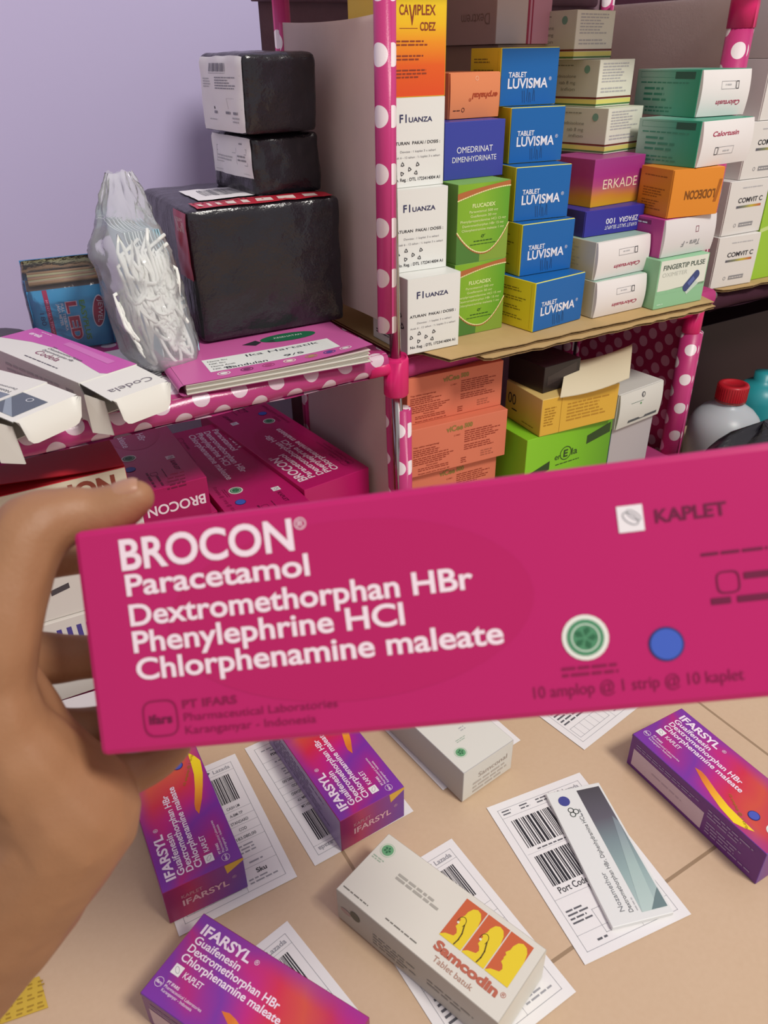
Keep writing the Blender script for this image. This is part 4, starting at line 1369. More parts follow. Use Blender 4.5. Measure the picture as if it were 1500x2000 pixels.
for i in range(N_MASK):
    side = 'nearest the big parcel' if i == N_MASK-1 else None
    o = mask_mesh(i).build('face_mask')
    tag(o, 'blue surgical face mask with white ear loops packed upright in the clear bag', 'face mask', 'face masks in the clear bag')
    for e in range(2):
        R = random.Random(100+i*2+e)
        pts = []
        x0 = -0.006+0.0036*i
        xa = min(0.014, x0+R.uniform(-0.024, 0.006))
        zt, zb = (R.uniform(0.095, 0.130), R.uniform(0.010, 0.070)) if e else (R.uniform(0.05, 0.10), R.uniform(0.008, 0.03))
        dx = R.uniform(-0.012, 0.012)
        w1, w2 = R.uniform(0, 6), R.uniform(5, 9)
        for k in range(61):
            s = (k/30) % 1.0 if k < 60 else 1.0
            second = k >= 30
            # hangs down in a long U and comes back up beside itself, twice
            d_ = 1-(2*s-1)**2
            side = 0.007*(1 if e else -1) if second else 0.0
            turn = -dx if second else dx
            drop = (zt-zb)*(0.65 if second else 1.0)
            q = Vector((xa+side+turn*(2*s-1)+0.0045*math.sin(w1+w2*s)*d_,
                        -0.032-0.009*math.sin(PI*s)**0.5-0.002*R.random(),
                        zt-drop*d_**0.8+0.004*math.sin(3*w1+9*s)))
            if k in (0, 60):
                q.x, q.y = x0, -0.030
            q.z = max(0.006, q.z)
            q.x = max(-0.033, min(0.033, q.x))
            pts.append(lean(q))
        l = MB()
        l.tube(pts, 0.0017, MWHITE, 7)
        l.build('ear_loop', o)
mb = MB()
def bagf2(a, b):
    th = 2*PI*a
    c, s_ = math.cos(th), math.sin(th)
    zz = 0.0012+0.168*b
    if b < 0.10:
        k = math.sqrt(max(0, 1-(1-b/0.10)**2))*0.35+0.65
    elif b < 0.62:
        k = 1
    else:
        k = 1-0.68*((b-0.62)/0.38)
    fl = 1 if b < 0.62 else 1-0.8*((b-0.62)/0.38)
    nz = noise.noise(Vector((c*2.2, s_*2.2, b*7)))
    nz2 = noise.noise(Vector((c*5+9, s_*5, b*14)))
    r = 1+0.07*nz+0.05*nz2
    p = Vector((0.037*c*k*r+0.000, 0.0540*s_*k*fl*r-0.003, zz))
    q = lean(p)
    if b > 0.62:
        q.x += 0.014*((b-0.62)/0.38)+0.004*nz2
        q.y += 0.01*((b-0.62)/0.38)
        q.z += 0.004*nz
    q.z = max(q.z, SH+0.0006)
    return q
mb.grid(bagf2, 64, 48, FILM)
tag(mb.build('clear_plastic_bag'), 'clear crumpled plastic bag full of face masks, leaning against the big black parcel', 'plastic bag')

# ================================================================== held / shelved pink boxes
BL, BDp, BH = 0.277, 0.0895, 0.046
t = NT('magenta_box_print', 0.33, 0.45)
v = t.obj()
s_ = t.sep(v)
t.col(t.mix(t.math('MULTIPLY', t.noise(v, 5, 2), 0.5), '#b81462', '#c41d6e'))
MAGM = t.m
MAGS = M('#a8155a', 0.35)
DKM = M('#8a1048', 0.45)
DKT = M('#6d0f3c', 0.45)
PW2 = M('#f2dfe8', 0.5)
SEAL = M('#4f8f68', 0.5)
SEALD = M('#2f6a48', 0.5)
def seal(p, a, b, r, ring=True):
    if ring:
        p.disc(a, b, r, M('#e6e6dc', 0.5), 2)
        p.disc(a, b, r*0.80, SEAL, 3)
        p.ring(a, b, r*0.62, r*0.06, M('#cfe0cf', 0.5), 4)
    else:
        p.ring(a, b, r, r*0.07, M('#b6d4b8', 0.5), 2)
        p.disc(a, b, r*0.78, M('#6aa878', 0.5), 2)
    for k in range(5):
        q = p.sub(a, b, 72*k)
        q.poly([(r*0.1, 0), (r*0.35, r*0.14), (r*0.5, 0), (r*0.35, -r*0.14)], SEALD, 5)
def brocon_top(p, U, V):
    # faint darker oval behind the lettering
    p.disc(0.105, 0.047, 0.070, M('#b71760', 0.33), 1, 40, ry=0.034)
    p.text('BROCON', 0.0190, 0.0722, 0.0115, PW2, 0.0695, bold=0.022)
    p.text('\u00ae', 0.0895, 0.0795, 0.0042, PW2)
    for s, y, w in (('Paracetamol', 0.0620, 0.0735), ('Dextromethorphan HBr', 0.0502, 0.134), ('Phenylephrine HCl', 0.0397, 0.107), ('Chlorphenamine maleate', 0.0290, 0.1425)):
        p.text(s, 0.0197, y, 0.0080, PW2, w, bold=0.02)
    p.ring(0.0270, 0.0132, 0.0072, 0.0006, DKM, 2, 32, pw=0.55)
    p.text('ifars', 0.0270, 0.0112, 0.0034, DKT, 0.0095, al='c', bold=0.03)
    p.text('PT IFARS', 0.0365, 0.0163, 0.0030, DKM, 0.0220, bold=0.02)
    p.text('Pharmaceutical Laboratories', 0.0365, 0.0113, 0.0030, DKM, 0.061)
    p.text('Karanganyar - Indonesia', 0.0365, 0.0062, 0.0030, DKM, 0.052)
    p.rect(0.2075, 0.0640, 0.2165, 0.0735, M('#ece6e8', 0.5), 2)
    q = p.sub(0.212, 0.0688, -40)
    q.ring(0, 0, 0.0033, 0.0004, GREY, 3, ry=0.0018)
    q.ring(0.0002, 0.0016, 0.0030, 0.0003, GREY, 3, ry=0.0013)
    p.text('KAPLET', 0.2205, 0.0662, 0.0046, DKT, 0.0245, bold=0.02)
    seal(p, 0.1912, 0.0280, 0.0083)
    p.greek(0.1815, 0.0168, 0.020, 2, 0.0024, DKM, 3, ragged=0.1)
    p.disc(0.2190, 0.0228, 0.0062, M('#27306e', 0.45), 2)
    p.disc(0.2190, 0.0228, 0.0055, M('#4060c0', 0.45), 3)
    p.text('10 amplop @ 1 strip @ 10 kaplet', 0.1705, 0.0076, 0.0042, DKM, 0.0735)
    p.ring(0.2425, 0.0425, 0.0040, 0.0005, DKT, 2, 32, pw=0.55)
    p.greek(0.2345, 0.0525, 0.030, 1, 0.0024, DKT, 5)
    p.greek(0.2480, 0.0430, 0.025, 1, 0.0055, DKT, 6, ragged=0)
    p.greek(0.2360, 0.0350, 0.036, 1, 0.0055, DKT, 7, ragged=0)
def brocon_end(p, U, V):
    q = p.sub(U, V, 180)
    q.text('BROCON', U*0.05, V*0.42, V*0.24, PW2, U*0.70, bold=0.022)
    q.greek(U*0.25, V*0.05, U*0.25, 5, V*0.085, DKT, 3)
def brocon_side(p, U, V):
    p.greek(U*0.1, V*0.6, U*0.5, 3, V*0.12, DKM, 4)
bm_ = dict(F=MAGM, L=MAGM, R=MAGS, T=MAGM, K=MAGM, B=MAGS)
ba = {'T': brocon_top, 'R': brocon_end, 'F': brocon_side}
A = 'magenta cold medicine boxes'
tl = Vector((0.022, 0.28, 0.426))
ax_ = Vector((0.8224, -0.5475, 0.1568)).normalized()
dn_ = Vector((-0.167, -0.494, -0.853)).normalized()
dn_ = (dn_-ax_*dn_.dot(ax_)).normalized()
iy = -dn_
iz = ax_.cross(iy)
org = tl-iy*BDp-iz*BH
mw = Matrix(((ax_.x, iy.x, iz.x, org.x), (ax_.y, iy.y, iz.y, org.y), (ax_.z, iy.z, iz.z, org.z), (0, 0, 0, 1)))
carton('long magenta medicine box held up in front by the left hand', (0, 0, 0), 0, (BL, BDp, BH), bm_, ba, A, mw=mw, bev=0.0026)
carton('rightmost magenta box on the lower shelf, its white lettering running away from the viewer', (0.3905, 0.697, 0.1195), 95.5, (BL, BDp, BH), bm_, ba, A)
carton('magenta box sunk lower between two others on the shelf below', (0.2105, 0.9300, 0.1140), -90, (BL, BDp, BH), bm_, ba, A)
carton('magenta box with inverted white name on its end, right of the red and cream box', (0.1170, 0.9890, 0.1570), -91.5, (BL, BDp, BH), bm_, ba, A)
for lab, x, y, zq, rz in (('magenta box directly underneath the rightmost magenta box of the lower shelf', 0.3905, 0.693, 0.0733, 94),
                          ('magenta box underneath the middle magenta box of the lower shelf', 0.2085, 0.9250, 0.0676, -90),
                          ('magenta box second down below the one with inverted white name', 0.1170, 0.9900, 0.1105, -90),):
    carton(lab, (x, y, zq), rz, (BL, BDp, BH), bm_, ba, A)
carton('magenta box at the bottom right of the lower shelf pile', (0.3905, 0.690, 0.0365), 93, (BL, BDp, 0.0365), bm_, {'T': brocon_top, 'R': brocon_end}, A)
carton('magenta box at the bottom middle of the lower shelf pile', (0.2085, 0.9230, 0.0365), -90, (BL, BDp, 0.0310), bm_, {'T': brocon_top, 'R': brocon_end}, A)
carton('magenta box at the bottom left of the lower shelf pile', (0.1170, 0.9900, 0.0365), -90, (BL, BDp, 0.0738), bm_, {'T': brocon_top, 'R': brocon_end}, A)
# red box with cream front and lifted lid
REDT = M('#cb2831', 0.4)
CRM = M('#d9cfb6', 0.45)
rb = carton('red box with cream front panel and gaping red lid, at left on the lower shelf', (-0.080, 0.658, 0.2185), -1.5, (0.190, 0.16, 0.047), dict(F=CRM, L=REDT, R=CRM, T=M('#a31e28', 0.5), K=REDT, B=CRM), None, flap=None, cat='medicine box')
mbx = MB()
fp_ = P(mbx, (0, -0.0008, 0), (1, 0, 0), (0, 0, 1))
mbx.box((0.0006, -0.0008, 0.0006), (0.1894, -0.0002, 0.0464), CRM, 0)
fp_.text('ION', 0.1380, 0.0250, 0.0165, M('#8a4030', 0.5), 0.041, bold=0.04)
mbx.build('front_panel', rb)
mbx = MB()
for k in (0, 0.0007):
    mbx.grid(lambda a, b: Vector((0.19*a, 0.001+0.158*b-0.001, 0.0475+0.020*(1-a)**1.2*(1-b)+k)), 10, 8, REDT)
mbx.build('lid_panel', rb)
# white cartons glimpsed between the fingers
CW3 = M('#d6d0c8', 0.45)
carton('white box under the red and cream box, seen between palm and held box', (-0.075, 0.652, 0.1310), -3, (0.19, 0.15, 0.0870), CW3, {'F': lambda p, U, V: p.poly([(0.095, 0.026), (0.112, 0.030), (0.112, 0.036), (0.095, 0.032)], M('#4a4448', 0.5))})
carton('white box with violet bars, below the plain white box behind the fingers', (-0.075, 0.648, 0.0365), -3, (0.19, 0.15, 0.0940), CW3, {'F': lambda p, U, V: [p.rect(0.090+0.009*i, 0.066, 0.0945+0.009*i, 0.084, M('#4a3f8a', 0.5)) for i in range(6)]})
carton('white and violet box on the floor before the rack, glimpsed between two fingers', (-0.085, 0.56, 0.0005), -6, (0.16, 0.07, 0.055), M('#cfc8cc', 0.45), {'F': lambda p, U, V: p.poly([(0.06, 0.0), (0.16, 0.03), (0.16, 0.055), (0.09, 0.03)], M('#7a6a9a', 0.5))})

# ================================================================== shipping labels on the floor
def ship(v):
    """printed waybill, 100 x 150 mm; v varies the details"""
    def f(p, port=False, bars_v=True):
        K, G, L_ = INK, M('#5d5d63', 0.6), M('#9a9aa0', 0.6)
        w, h = 0.100, 0.150
        p.frame(0.007, 0.007, w-0.007, h-0.007, 0.0004, L_, 1)
        p.rect(0.007, h-0.0165, w-0.007, h-0.0162, L_)
        p.rect(0.060, h-0.0165, 0.0603, h-0.007, L_)
        p.text('Lazada', 0.0735, h-0.0138, 0.0042, L_, 0.0165, bold=0.02)
        p.poly([(0.064, h-0.0105), (0.066, h-0.0092), (0.0675, h-0.0105), (0.069, h-0.0092), (0.071, h-0.0105), (0.0675, h-0.0145)], G, 2)
        for i, x in enumerate((0.010, 0.028, 0.045)):
            p.greek(x, h-0.0105, 0.012, 2, 0.003, G, 5+i)
        if port:
            p.bars(0.013, h-0.050, 0.046, 0.029, K, 3)
            p.greek(0.020, h-0.054, 0.034, 1, 0.003, G, 4)
            p.rect(0.009, h-0.0555, 0.060, h-0.0553, L_)
            p.bars(0.013, h-0.088, 0.046, 0.029, K, 6)
            p.text('Port Code:', 0.015, h-0.0955, 0.0055, K, 0.029, bold=0.01)
            p.bars(0.040, h-0.105, 0.018, 0.008, K, 9)
            p.rect(0.007, h-0.099, 0.060, h-0.0987, L_)
            p.greek(0.010, h-0.111, 0.020, 4, 0.0034, G, 10)
            p.rect(0.060, 0.007, 0.0603, h-0.0165, L_)
            for i in range(4):
                p.rect(0.060, 0.020+0.022*i, w-0.007, 0.0203+0.022*i, L_)
                p.greek(0.070, 0.026+0.022*i, 0.014, 2, 0.0045, G, 30+i)
            p.rect(0.007, 0.020, 0.060, 0.0203, L_)
            p.greek(0.020, 0.011, 0.010, 1, 0.004, G, 4)
            p.frame(0.030, 0.014, 0.060, 0.034, 0.0004, L_, 1)
        else:
            # big barcode in the right column, bars run across
            p.bars(0.064, h-0.052, 0.022, 0.032, K, 3, along='u')
            p.bars(0.012, h-0.052, 0.042, 0.030, K, 4)
            for i, s in enumerate(('CASH LM', 'A-BM-TP', 'STANDARD', 'COD', '183.080,00')):
                y = h-0.060-0.0085*i
                p.rect(0.060, y-0.0022, w-0.007, y-0.0019, L_)
                p.text(s, 0.077, y, 0.0030, G, (0.012, 0.012, 0.016, 0.007, 0.018)[i], al='c', bold=0.01)
            p.rect(0.060, 0.007, 0.0603, h-0.0165, L_)
            p.greek(0.062, 0.049, 0.028, 3, 0.0034, L_, 20)
            p.rect(0.060, 0.037, w-0.007, 0.0373, L_)
            p.greek(0.070, 0.031, 0.012, 1, 0.0036, L_, 21, ragged=0)
            p.rect(0.060, 0.0275, w-0.007, 0.0278, L_)
            p.text('Sku', 0.077, 0.0200, 0.0042, INK, 0.009, al='c', bold=0.02)
            p.greek(0.064, 0.0155, 0.026, 2, 0.0032, L_, 22)
            p.rect(0.007, 0.060, 0.060, 0.0603, L_)
            p.greek(0.010, 0.085, 0.040, 5, 0.0045, G, 23)
            p.greek(0.010, 0.050, 0.044, 5, 0.0045, G, 24)
            p.frame(0.010, 0.012, 0.056, 0.026, 0.0004, L_, 1)
            for i in range(5):
                p.rect(0.016+0.008*i, 0.012, 0.0163+0.008*i, 0.026, L_)
    return f
def slabel(label, loc, rot, port=False, z=0.0006, curl=0.0):
    mb = MB()
    def f(a, b, k=0.0):
        x, y = a/0.1, b/0.15
        lift = curl*(max(0, x-0.75)*4)**2*0.5+curl*(max(0, 0.2-y)*5)**2*0.5
        return Vector((a, b, lift+k))
    for k in (0.0, 0.00022):
        mb.grid(lambda a, b: f(0.1*a, 0.15*b, k), 12, 16, PAPER)
    p = P(mb, (0, 0, 0), (1, 0, 0), (0, 1, 0))
    p.at = lambda a, b, k: f(a, b, 0.00022+k*EPS*0.6)
    ship(0)(p, port)
    o = mb.build('shipping_label', None, (loc[0], loc[1], z), math.radians(rot))
    return tag(o, label, 'label', 'white shipping labels on the tiled floor')
def rot_place(corner, which, ang):
    """origin of a label from one known corner"""
    c, q = math.cos(math.radians(ang)), math.sin(math.radians(ang))
    a, b = {'BL': (0, 0), 'BR': (0.1, 0), 'TR': (0.1, 0.15), 'TL': (0, 0.15)}[which]
    return (corner[0]-a*c+b*q, corner[1]-a*q-b*c)
slabel('shipping label with two barcodes and port code line, a slim white box lying on it', rot_place((0.303, 0.341), 'TL', -8.5), -8.5, True)
slabel('shipping label under the purple box nearest the forearm', rot_place((0.128, 0.370), 'BR', -1.5), -1.5)
slabel('shipping label lying upside down under the middle purple box', rot_place((0.145, 0.371), 'TR', 181), 181)
slabel('shipping label peeking out under the white box below the held box', rot_place((0.2805, 0.3775), 'BL', 5), 5)
slabel('shipping label showing only its near corner, left of the right-hand purple box', rot_place((0.425, 0.344), 'BL', 8), 8)
slabel('shipping label under the cream cough tablet box with yellow heads', rot_place((0.258, 0.332), 'TR', 1.5), 1.5)
slabel('shipping label under the foreground purple box at the bottom edge', rot_place((0.105, 0.340), 'TR', 10.5), 10.5)
# ================================================================== purple boxes
IL, IW, IH = 0.144, 0.0645, 0.0392
def ifarsyl_mat():
    t = NT('purple_magenta_red_print', 0.28, 0.5)
    v = t.obj()
    s = t.sep(v)
    u = t.math('DIVIDE', s[0], IL)
    w = t.math('DIVIDE', s[1], IW)
    n = t.math('MULTIPLY', t.math('SUBTRACT', t.noise(v, 22, 2), 0.5), 0.25)
    a = t.math('ADD', t.math('ADD', u, t.math('MULTIPLY', t.math('SUBTRACT', w, 0.5), 0.28)), n)
    c1 = t.ramp(a, [(0.0, '#7a2c98'), (0.12, '#b01e78'), (0.26, '#7c2f9e'), (0.45, '#c0207c'), (0.62, '#cf2a48'), (0.78, '#d0503c'), (0.92, '#c22a52'), (1.0, '#b81e78')])
    edge = t.math('ABSOLUTE', t.math('SUBTRACT', w, 0.5))
    k = t.math('MULTIPLY', t.math('GREATER_THAN', t.math('ADD', edge, t.math('MULTIPLY', n, 0.3)), 0.30), 0.0)
    sm = t.n('ShaderNodeMapRange')
    sm.interpolation_type = 'SMOOTHSTEP'
    sm.inputs['From Min'].default_value = 0.26
    sm.inputs['From Max'].default_value = 0.5
    t.l(t.math('ADD', edge, n), sm.inputs['Value'])
    f = t.math('MULTIPLY', sm.outputs[0], t.math('SUBTRACT', 0.95, t.math('MULTIPLY', u, 0.55)))
    t.col(t.mix(f, c1, '#7a2fa0'))
    return t.m
IM = ifarsyl_mat()
IEND = ramp_mat('purple_box_end_print', 'y', 0.0, IW, [(0.0, '#6a3a96'), (0.45, '#8c2a78'), (0.75, '#b0285a'), (1.0, '#8a2460')], 0.3, 0.4)
IEND.node_tree.nodes['Principled BSDF'].inputs['Roughness'].default_value = 0.3
PUR = M('#6a3080', 0.32)
PURB = M('#8d7aa6', 0.32)  # greyer purple paints a grazing reflection onto the back face
LP = M('#f0dfee', 0.5)
def if_top(p, U, V):
    GOLD = ramp_mat('gold_swoosh_print', 'x', 0.065, 0.135, [(0.0, '#d8742c'), (0.25, '#efa42c'), (0.5, '#f2d21e'), (1.0, '#f4dc2a')])
    sw = [(.39, .29), (.43, .315), (.47, .302), (.578, .225), (.684, .168), (.78, .150), (.872, .140), (.826, .072), (.773, .021), (.667, .056), (.575, .118), (.485, .190)]
    p.poly([(U*a, V*b) for a, b in sw], GOLD, 1)
    p.text('IFARSYL', U*0.055, V*0.800, 0.0072, LP, 0.0440, bold=0.03)
    p.text('\u00ae', U*0.385, V*0.83, 0.0034, LP)
    for s, y, w in (('Guaifenesin', 0.685, 0.041), ('Dextromethorphan HBr', 0.580, 0.0800), ('Chlorphenamine maleate', 0.470, 0.0860)):
        p.text(s, U*0.058, V*y, 0.0053, LP, w, bold=0.018)
    p.rect(U*0.058, V*0.315, U*0.110, V*0.425, M('#e8e4e4', 0.5), 2)
    q = p.sub(U*0.084, V*0.37, -40)
    q.ring(0, 0, 0.0027, 0.0003, GREY, 3, ry=0.0015)
    p.text('KAPLET', U*0.128, V*0.335, 0.0042, LP, 0.0165, bold=0.01)
    p.ring(U*0.045, V*0.185, 0.0034, 0.0003, LP, 2, 10)
    p.text('ifars', U*0.045, V*0.170, 0.0020, LP, 0.005, al='c', bold=0.02)
    p.text('PT IFARS', U*0.080, V*0.215, 0.0020, LP, 0.0105, bold=0.02)
    p.text('Pharmaceutical Laboratories', U*0.080, V*0.170, 0.0020, LP, 0.033)
    p.text('Karanganyar - Indonesia', U*0.080, V*0.125, 0.0020, LP, 0.027)
    p.disc(U*0.80, V*0.33, 0.0049, M('#2a2a70', 0.45), 2)
    p.disc(U*0.80, V*0.33, 0.0042, M('#4a58b8', 0.45), 3)
    seal(p, U*0.925, V*0.36, 0.0062)
    q = p.sub(U*0.63, V*0.335, -27)
    q.text('10 amplop @ 1 strip', 0, -0.001, 0.0024, M('#9a7a10', 0.5), 0.034, k=3)
def if_end(p, U, V):
    p.text('KAPLET', U*0.20, V*0.60, V*0.10, M('#c9909c', 0.5), U*0.26)
    p.text('IFARSYL', U*0.20, V*0.36, V*0.17, M('#dcaeb8', 0.5), U*0.58, bold=0.02)
    p.text('\u00ae', U*0.83, V*0.50, V*0.08, M('#c9a0b4', 0.5))
    p.poly(curve(lambda a: (U*(0.78+0.22*a), V*(0.72+0.20*a)))+[(U, V*0.99), (U*0.76, V*0.99)], M('#d8a83a', 0.35), 1)
def if_side(p, U, V):
    p.rect(U*0.035, V*0.10, U*0.60, V*0.62, M('#cdb6c2', 0.45), 1)
    K = M('#a08ab0', 0.5)
    p.greek(U*0.05, V*0.78, U*0.55, 2, V*0.07, K, 3)
    p.greek(U*0.62, V*0.78, U*0.34, 3, V*0.09, K, 4)
    p.greek(U*0.63, V*0.42, U*0.32, 4, V*0.09, K, 5)
    p.greek(U*0.20, V*0.34, U*0.35, 1, V*0.10, M('#b79fae', 0.5), 6)
def if_back(p, U, V):
    K = M('#7a6892', 0.5)
    p.greek(U*0.08, V*0.75, U*0.8, 6, V*0.10, K, 13)
im = dict(F=PUR, L=IEND, R=IEND, T=IM, K=PURB, B=PUR)
ia = {'T': if_top, 'L': if_end, 'F': if_side, 'K': if_back}
A = 'purple and red cough tablet boxes on the floor'
carton('purple and red box beside the forearm, its yellow swoosh tip by a blue dot', (0.0896, 0.3827, 0.0013), 87.4, (IL, IW, IH), im, ia, A)
carton('purple and red box in the middle, front end lit, partly behind the held magenta box', (0.2351, 0.3727, 0.0013), 91.9, (IL, IW, IH), im, ia, A)
carton('purple and red box at the bottom edge, nearest to the viewer', (-0.0090, 0.3237, 0.0014), -61.1, (IL, IW, IH), im, ia, A)
carton('purple box at the right edge showing its pale side panel', (0.4484, 0.3116, 0.0005), -91.6, (IL, IW, IH), im, ia, A)
# ================================================================== cream cough tablet box
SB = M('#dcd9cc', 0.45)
SB_SHADE = M('#b5b0a4', 0.5)  # same cream, darkened to paint shade on the faces turned left
SO = M('#c9623a', 0.45)
SY = M('#e6cc2c', 0.45)
def sam_top(p, U, V):
    x0, y0 = U*0.555, V*0.36
    for i in range(3):
        a, b, c, d = x0+0.0196*i, y0, x0+0.0196*i+0.0187, V*0.92
        p.rect(a, b, c, d, SO, 1)
        q = p.sub(a, b, 0)
        W, H = c-a, d-b
        # plain stand-in head in profile, looking left
        prof = [(0.30, 0.0), (1.0, 0.0), (1.0, 0.62), (0.93, 0.80), (0.80, 0.90), (0.62, 0.93), (0.46, 0.88), (0.36, 0.76), (0.35, 0.66), (0.25, 0.56), (0.33, 0.52),
                (0.30, 0.46), (0.33, 0.42), (0.31, 0.35), (0.42, 0.31), (0.50, 0.24), (0.46, 0.16), (0.15, 0.10), (0.0, 0.02), (0.0, 0.0)]
        q.poly([(W*x, H*y) for x, y in prof], SY, 2)
        if i < 2:
            K = M('#5c4a20', 0.5)
            q.stroke([(W*(0.40+0.16*math.cos(t)), H*(0.50+0.12*math.sin(t))) for t in [PI*0.1*k for k in range(-2, 12)]], W*0.025, K, 3)
            q.stroke([(W*0.56, H*0.48), (W*0.68, H*0.30), (W*0.70, H*0.15), (W*0.66, H*0.02)], W*0.05, K, 3)
            q.disc(W*0.30, H*0.45, W*0.05, M('#e6e0d0', 0.5), 3)
    p.text('Samcodin', x0+0.002, V*0.195, 0.0068, M('#b9664f', 0.5), 0.0530, bold=0.05)
    p.text('\u00ae', x0+0.0565, V*0.24, 0.0035, M('#b9664f', 0.5))
    p.text('Tablet batuk', x0+0.0070, V*0.075, 0.0042, M('#b08a78', 0.5), 0.0330, bold=0.01)
    seal(p, U*0.065, V*0.80, 0.0062, False)
    p.greek(U*0.02, V*0.64, U*0.08, 2, 0.002, M('#9fb8a0', 0.5), 3)
    K = M('#aaa79c', 0.5)
    q = p.sub(U*0.20, V*0.62, 0)
    q.greek(0, 0, 0.050, 2, 0.0034, K, 6, fill=0.6)
    p.greek(U*0.02, V*0.08, U*0.17, 1, 0.0022, M('#77746c', 0.5), 8, ragged=0)
    p.greek(U*0.30, V*0.10, U*0.20, 1, 0.0022, M('#77746c', 0.5), 9, ragged=0)
def sam_side(p, U, V):
    p.disc(U*0.13, V*0.55, 0.0050, M('#5c5c50', 0.5), 2)
    p.disc(U*0.065, V*0.45, 0.0055, M('#a8908a', 0.5), 2, ry=0.003)
    p.greek(U*0.25, V*0.45, U*0.3, 4, V*0.10, M('#96928a', 0.5), 4)
    p.greek(U*0.6, V*0.45, U*0.3, 2, V*0.12, M('#96928a', 0.5), 4)
carton('cream cough tablet box with three orange panels of yellow heads, in the foreground', (0.1409, 0.3218, 0.0014), -71.4, (0.1472, 0.0630, 0.0365), dict(F=SB_SHADE, L=SB_SHADE, R=SB, T=SB, K=SB, B=SB), {'T': sam_top, 'F': sam_side})
WB = M('#dcdcd2', 0.45)
def wh_front(p, U, V):
    G = M('#a7998f', 0.5)
    p.text('Samconal', U*0.30, V*0.52, V*0.15, G, U*0.58)
    p.greek(U*0.20, V*0.36, U*0.7, 3, V*0.13, M('#bdb4aa', 0.5), 3)
def wh_top(p, U, V):
    seal(p, U*0.22, V*0.16, 0.0060, False)
    p.greek(U*0.30, V*0.26, U*0.2, 2, 0.002, M('#a8b8a8', 0.5), 3)
    p.greek(U*0.50, V*0.34, U*0.10, 2, 0.003, LGREY, 4)
    p.rect(U*0.60, V*0.45, U*0.605, V, LGREY)
carton('white box with small green seal on top, just below the middle of the held box', (0.2875, 0.3571, 0.0014), 6.3, (0.0627, 0.12, 0.0385), dict(F=OFFW, L=M('#b5b3b0', 0.5), R=WB, T=WB, K=WB, B=WB), {'F': wh_front, 'T': wh_top})  # grey left face is shade painted onto a white box
# slim white box on the port code label
NB = M('#e3e5e2', 0.45)
NG = ramp_mat('charcoal_to_teal_print', 'x', 0.0, 0.128, [(0.0, '#b4c8c4'), (0.3, '#98b0ae'), (0.55, '#7d8e92'), (0.72, '#63606a'), (1.0, '#4a474c')])
NG2 = ramp_mat('charcoal_to_teal_print_pale', 'x', 0.0, 0.128, [(0.0, '#bcd0ca'), (0.35, '#a8bfba'), (0.6, '#8c9aa0'), (1.0, '#5a575e')])
def noz(p, U, V):
    # u runs away from the viewer
    p.rect(0.006, V*0.04, U-0.004, V*0.46, NG, 1)
    p.poly([(0.006, V*0.20), (0.006, V*0.46), (U*0.72, V*0.10), (U*0.66, V*0.04)], NG2, 2)
    p.poly([(0.006, V*0.04), (0.022, V*0.04), (0.006, V*0.30)], M('#6f8586', 0.45), 3)
    G = M('#7d8084', 0.5)
    p.text('Nozamethor', 0.010, V*0.70, 0.0040, G, 0.034)
    p.text('Dextromethorphan HBr, Diphenhydramine HCl', 0.008, V*0.575, 0.0036, M('#5f6266', 0.5), 0.090)
    p.greek(0.008, V*0.50, 0.012, 1, 0.002, LGREY, 3)
    p.disc(U-0.012, V*0.76, 0.0052, M('#454a92', 0.45), 2)
    for a in (30, 150, 270):
        p.ring(U-0.0245+0.0026*math.cos(math.radians(a)), V*0.70+0.0026*math.sin(math.radians(a)), 0.0027, 0.0007, M('#33403a', 0.5), 2)
    p.greek(U-0.030, V*0.57, 0.008, 1, 0.0025, G, 4)
carton('slim white flat box with charcoal-teal stripe and blue dot, lying on the port code label', (0.3665, 0.1845, 0.0012), 72.0, (0.128, 0.0525, 0.0040), NB, {'T': noz})
# yellow paper under the arm
YP = M('#cfae3c', 0.5)
mb = MB()
mb.prism([(-0.0705, 0.398), (-0.069, 0.372), (-0.135, 0.385), (-0.135, 0.415)], 0.0005, 0.0011, YP)
p = P(mb, (-0.135, 0.385, 0.0011), Vector((0.066, -0.0125, 0)).normalized(), Vector((0.0125, 0.066, 0)).normalized())
for i in range(9):
    for j in range(3):
        p.greek(0.004+0.007*i, 0.004+0.008*j, 0.005, 2, 0.003, M('#a8862a', 0.5), i*3+j)
tag(mb.build('yellow_slip'), 'yellow printed slip on the floor at the lower left corner, next to the forearm', 'paper')

# ================================================================== the person: left hand and forearm
def px(x, y, d):
    """point at depth d along the viewing direction (metres), used to lay out the arm once"""
    return EYE+FW*d+RT*((x-750)/F_PX*d)+DN*((y-1000)/F_PX*d)
def dense(ch, step=0.0025):
    pts = [(px(x, y, d), r) for x, y, d, r in ch]
    out = []
    n = len(pts)
    for i in range(n-1):
        p0, p1, p2, p3 = pts[max(i-1, 0)], pts[i], pts[i+1], pts[min(i+2, n-1)]
        m = max(2, int((p2[0]-p1[0]).length/step))
        for k in range(m):
            t = k/m
            q = 0.5*((2*p1[0])+(p2[0]-p0[0])*t+(2*p0[0]-5*p1[0]+4*p2[0]-p3[0])*t*t+(3*p1[0]-p0[0]-3*p2[0]+p3[0])*t**3)
            out.append((q, p1[1]+(p2[1]-p1[1])*(t*t*(3-2*t))))
    out.append(pts[-1])
    return out
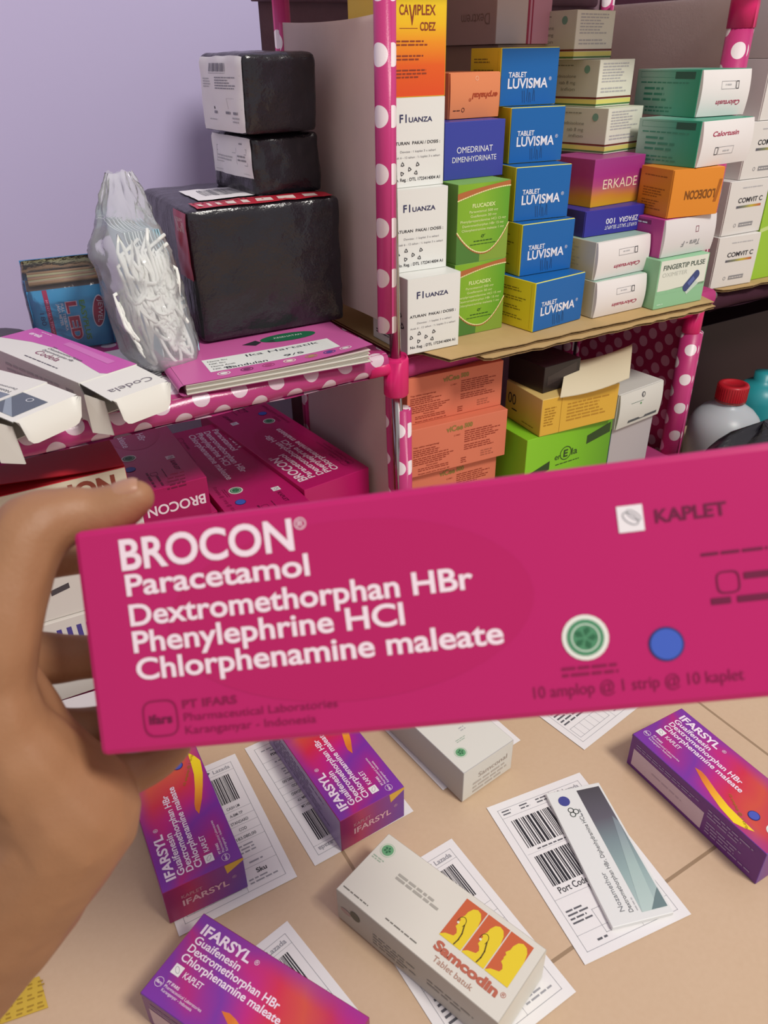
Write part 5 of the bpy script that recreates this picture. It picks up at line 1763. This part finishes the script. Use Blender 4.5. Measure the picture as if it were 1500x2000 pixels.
chains = dict(
    thumb=[(14, 1155, .302, .0165), (56, 1046, .306, .0160), (130, 1008, .313, .0126), (175, 1006, .316, .0116), (225, 993, .317, .0108), (265, 972, .317, .0082)],
    thenar=[(14, 1150, .302, .0165), (6, 1240, .300, .0150), (-4, 1330, .303, .0150), (8, 1420, .307, .0180), (70, 1510, .318, .0230), (140, 1590, .332, .0300)],
    index=[(-45, 1140, .325, .0135), (20, 1105, .338, .0112), (95, 1092, .352, .0098), (190, 1085, .366, .0090), (290, 1092, .367, .0080)],
    middle=[(-50, 1235, .330, .0135), (20, 1275, .340, .0130), (90, 1286, .353, .0128), (190, 1282, .368, .0108), (320, 1275, .367, .0082)],
    ring=[(-40, 1335, .333, .0135), (40, 1405, .342, .0116), (105, 1428, .354, .0118), (195, 1418, .368, .0102), (310, 1395, .367, .0080)],
    little=[(5, 1440, .334, .0145), (110, 1515, .342, .0135), (210, 1520, .350, .0115), (290, 1500, .360, .0090), (345, 1460, .366, .0075)],
    palm1=[(-45, 1140, .325, .0135), (-30, 1280, .322, .0180), (40, 1440, .325, .0220), (140, 1590, .332, .0300)],
    palm2=[(-50, 1235, .330, .0135), (-30, 1380, .330, .0190), (60, 1490, .332, .0240), (140, 1590, .332, .0300)],
    heel=[(110, 1515, .342, .0135), (150, 1560, .336, .0230), (140, 1590, .332, .0300)],
    arm=[(140, 1590, .332, .0300), (62, 1690, .345, .0325), (-20, 1790, .360, .0360), (-150, 1930, .385, .0400), (-420, 2200, .430, .0450), (-700, 2480, .470, .0480)])
bm = bmesh.new()
bmesh.ops.create_icosphere(bm, subdivisions=2, radius=1)
bm.verts.index_update()
sv = [v.co.copy() for v in bm.verts]
sf = [tuple(v.index for v in f.verts) for f in bm.faces]
bm.free()
av, af = [], []
for ch in chains.values():
    for q, r in dense(ch):
        k = len(av)
        av += [q+v*r for v in sv]
        af += [tuple(i+k for i in f) for f in sf]
me = bpy.data.meshes.new('person')
me.from_pydata(av, [], af)
arm = bpy.data.objects.new('person', me)
COL.objects.link(arm)
m_ = arm.modifiers.new('remesh', 'REMESH')
m_.mode = 'VOXEL'
m_.voxel_size = 0.0014
m_.use_smooth_shade = True
m_ = arm.modifiers.new('smooth', 'SMOOTH')
m_.factor = 0.6
m_.iterations = 14
bpy.context.view_layer.update()
nm = bpy.data.meshes.new_from_object(arm.evaluated_get(bpy.context.evaluated_depsgraph_get()))
arm.modifiers.clear()
arm.data = nm
nm.name = 'person'
nm.materials.clear()
nm.materials.append(SKIN)
for p_ in nm.polygons:
    p_.use_smooth = True
# soft creases at thumb joint and palm
nrm = [v_.normal.copy() for v_ in nm.vertices]
cos = []
for v_, n_ in zip(nm.vertices, nrm):
    cos += list(v_.co+n_*(0.00035*noise.noise(v_.co*90)))
nm.vertices.foreach_set('co', cos)
nm.update()
tag(arm, 'person out of frame: bare left hand and forearm holding up the long magenta box', 'person')
# thumb nail
mb = MB()

tu = (px(275, 968, .317)-px(225, 986, .317)).normalized()
up_ = (-DN*0.80-FW*0.60).normalized()
up_ = (up_-tu*up_.dot(tu)).normalized()
sd = tu.cross(up_)
tc = px(256, 975, .317)
def nail(a, b):
    th = (a-0.5)*1.5
    ln = (b-0.5)*0.0125
    rr = 0.00895-0.0012*max(0, b-0.5)-0.0012*abs(2*a-1)**6-0.0012*abs(2*b-1)**6
    return tc+tu*ln*(1-0.12*abs(2*a-1)**2)+(up_*math.cos(th)+sd*math.sin(th))*rr
mb.grid(nail, 10, 8, M('#ab8066', 0.4))
nl = mb.build('thumb_nail', arm)
nl['label'] = 'short pale thumb nail'
bpy.data.objects.remove(_fo)
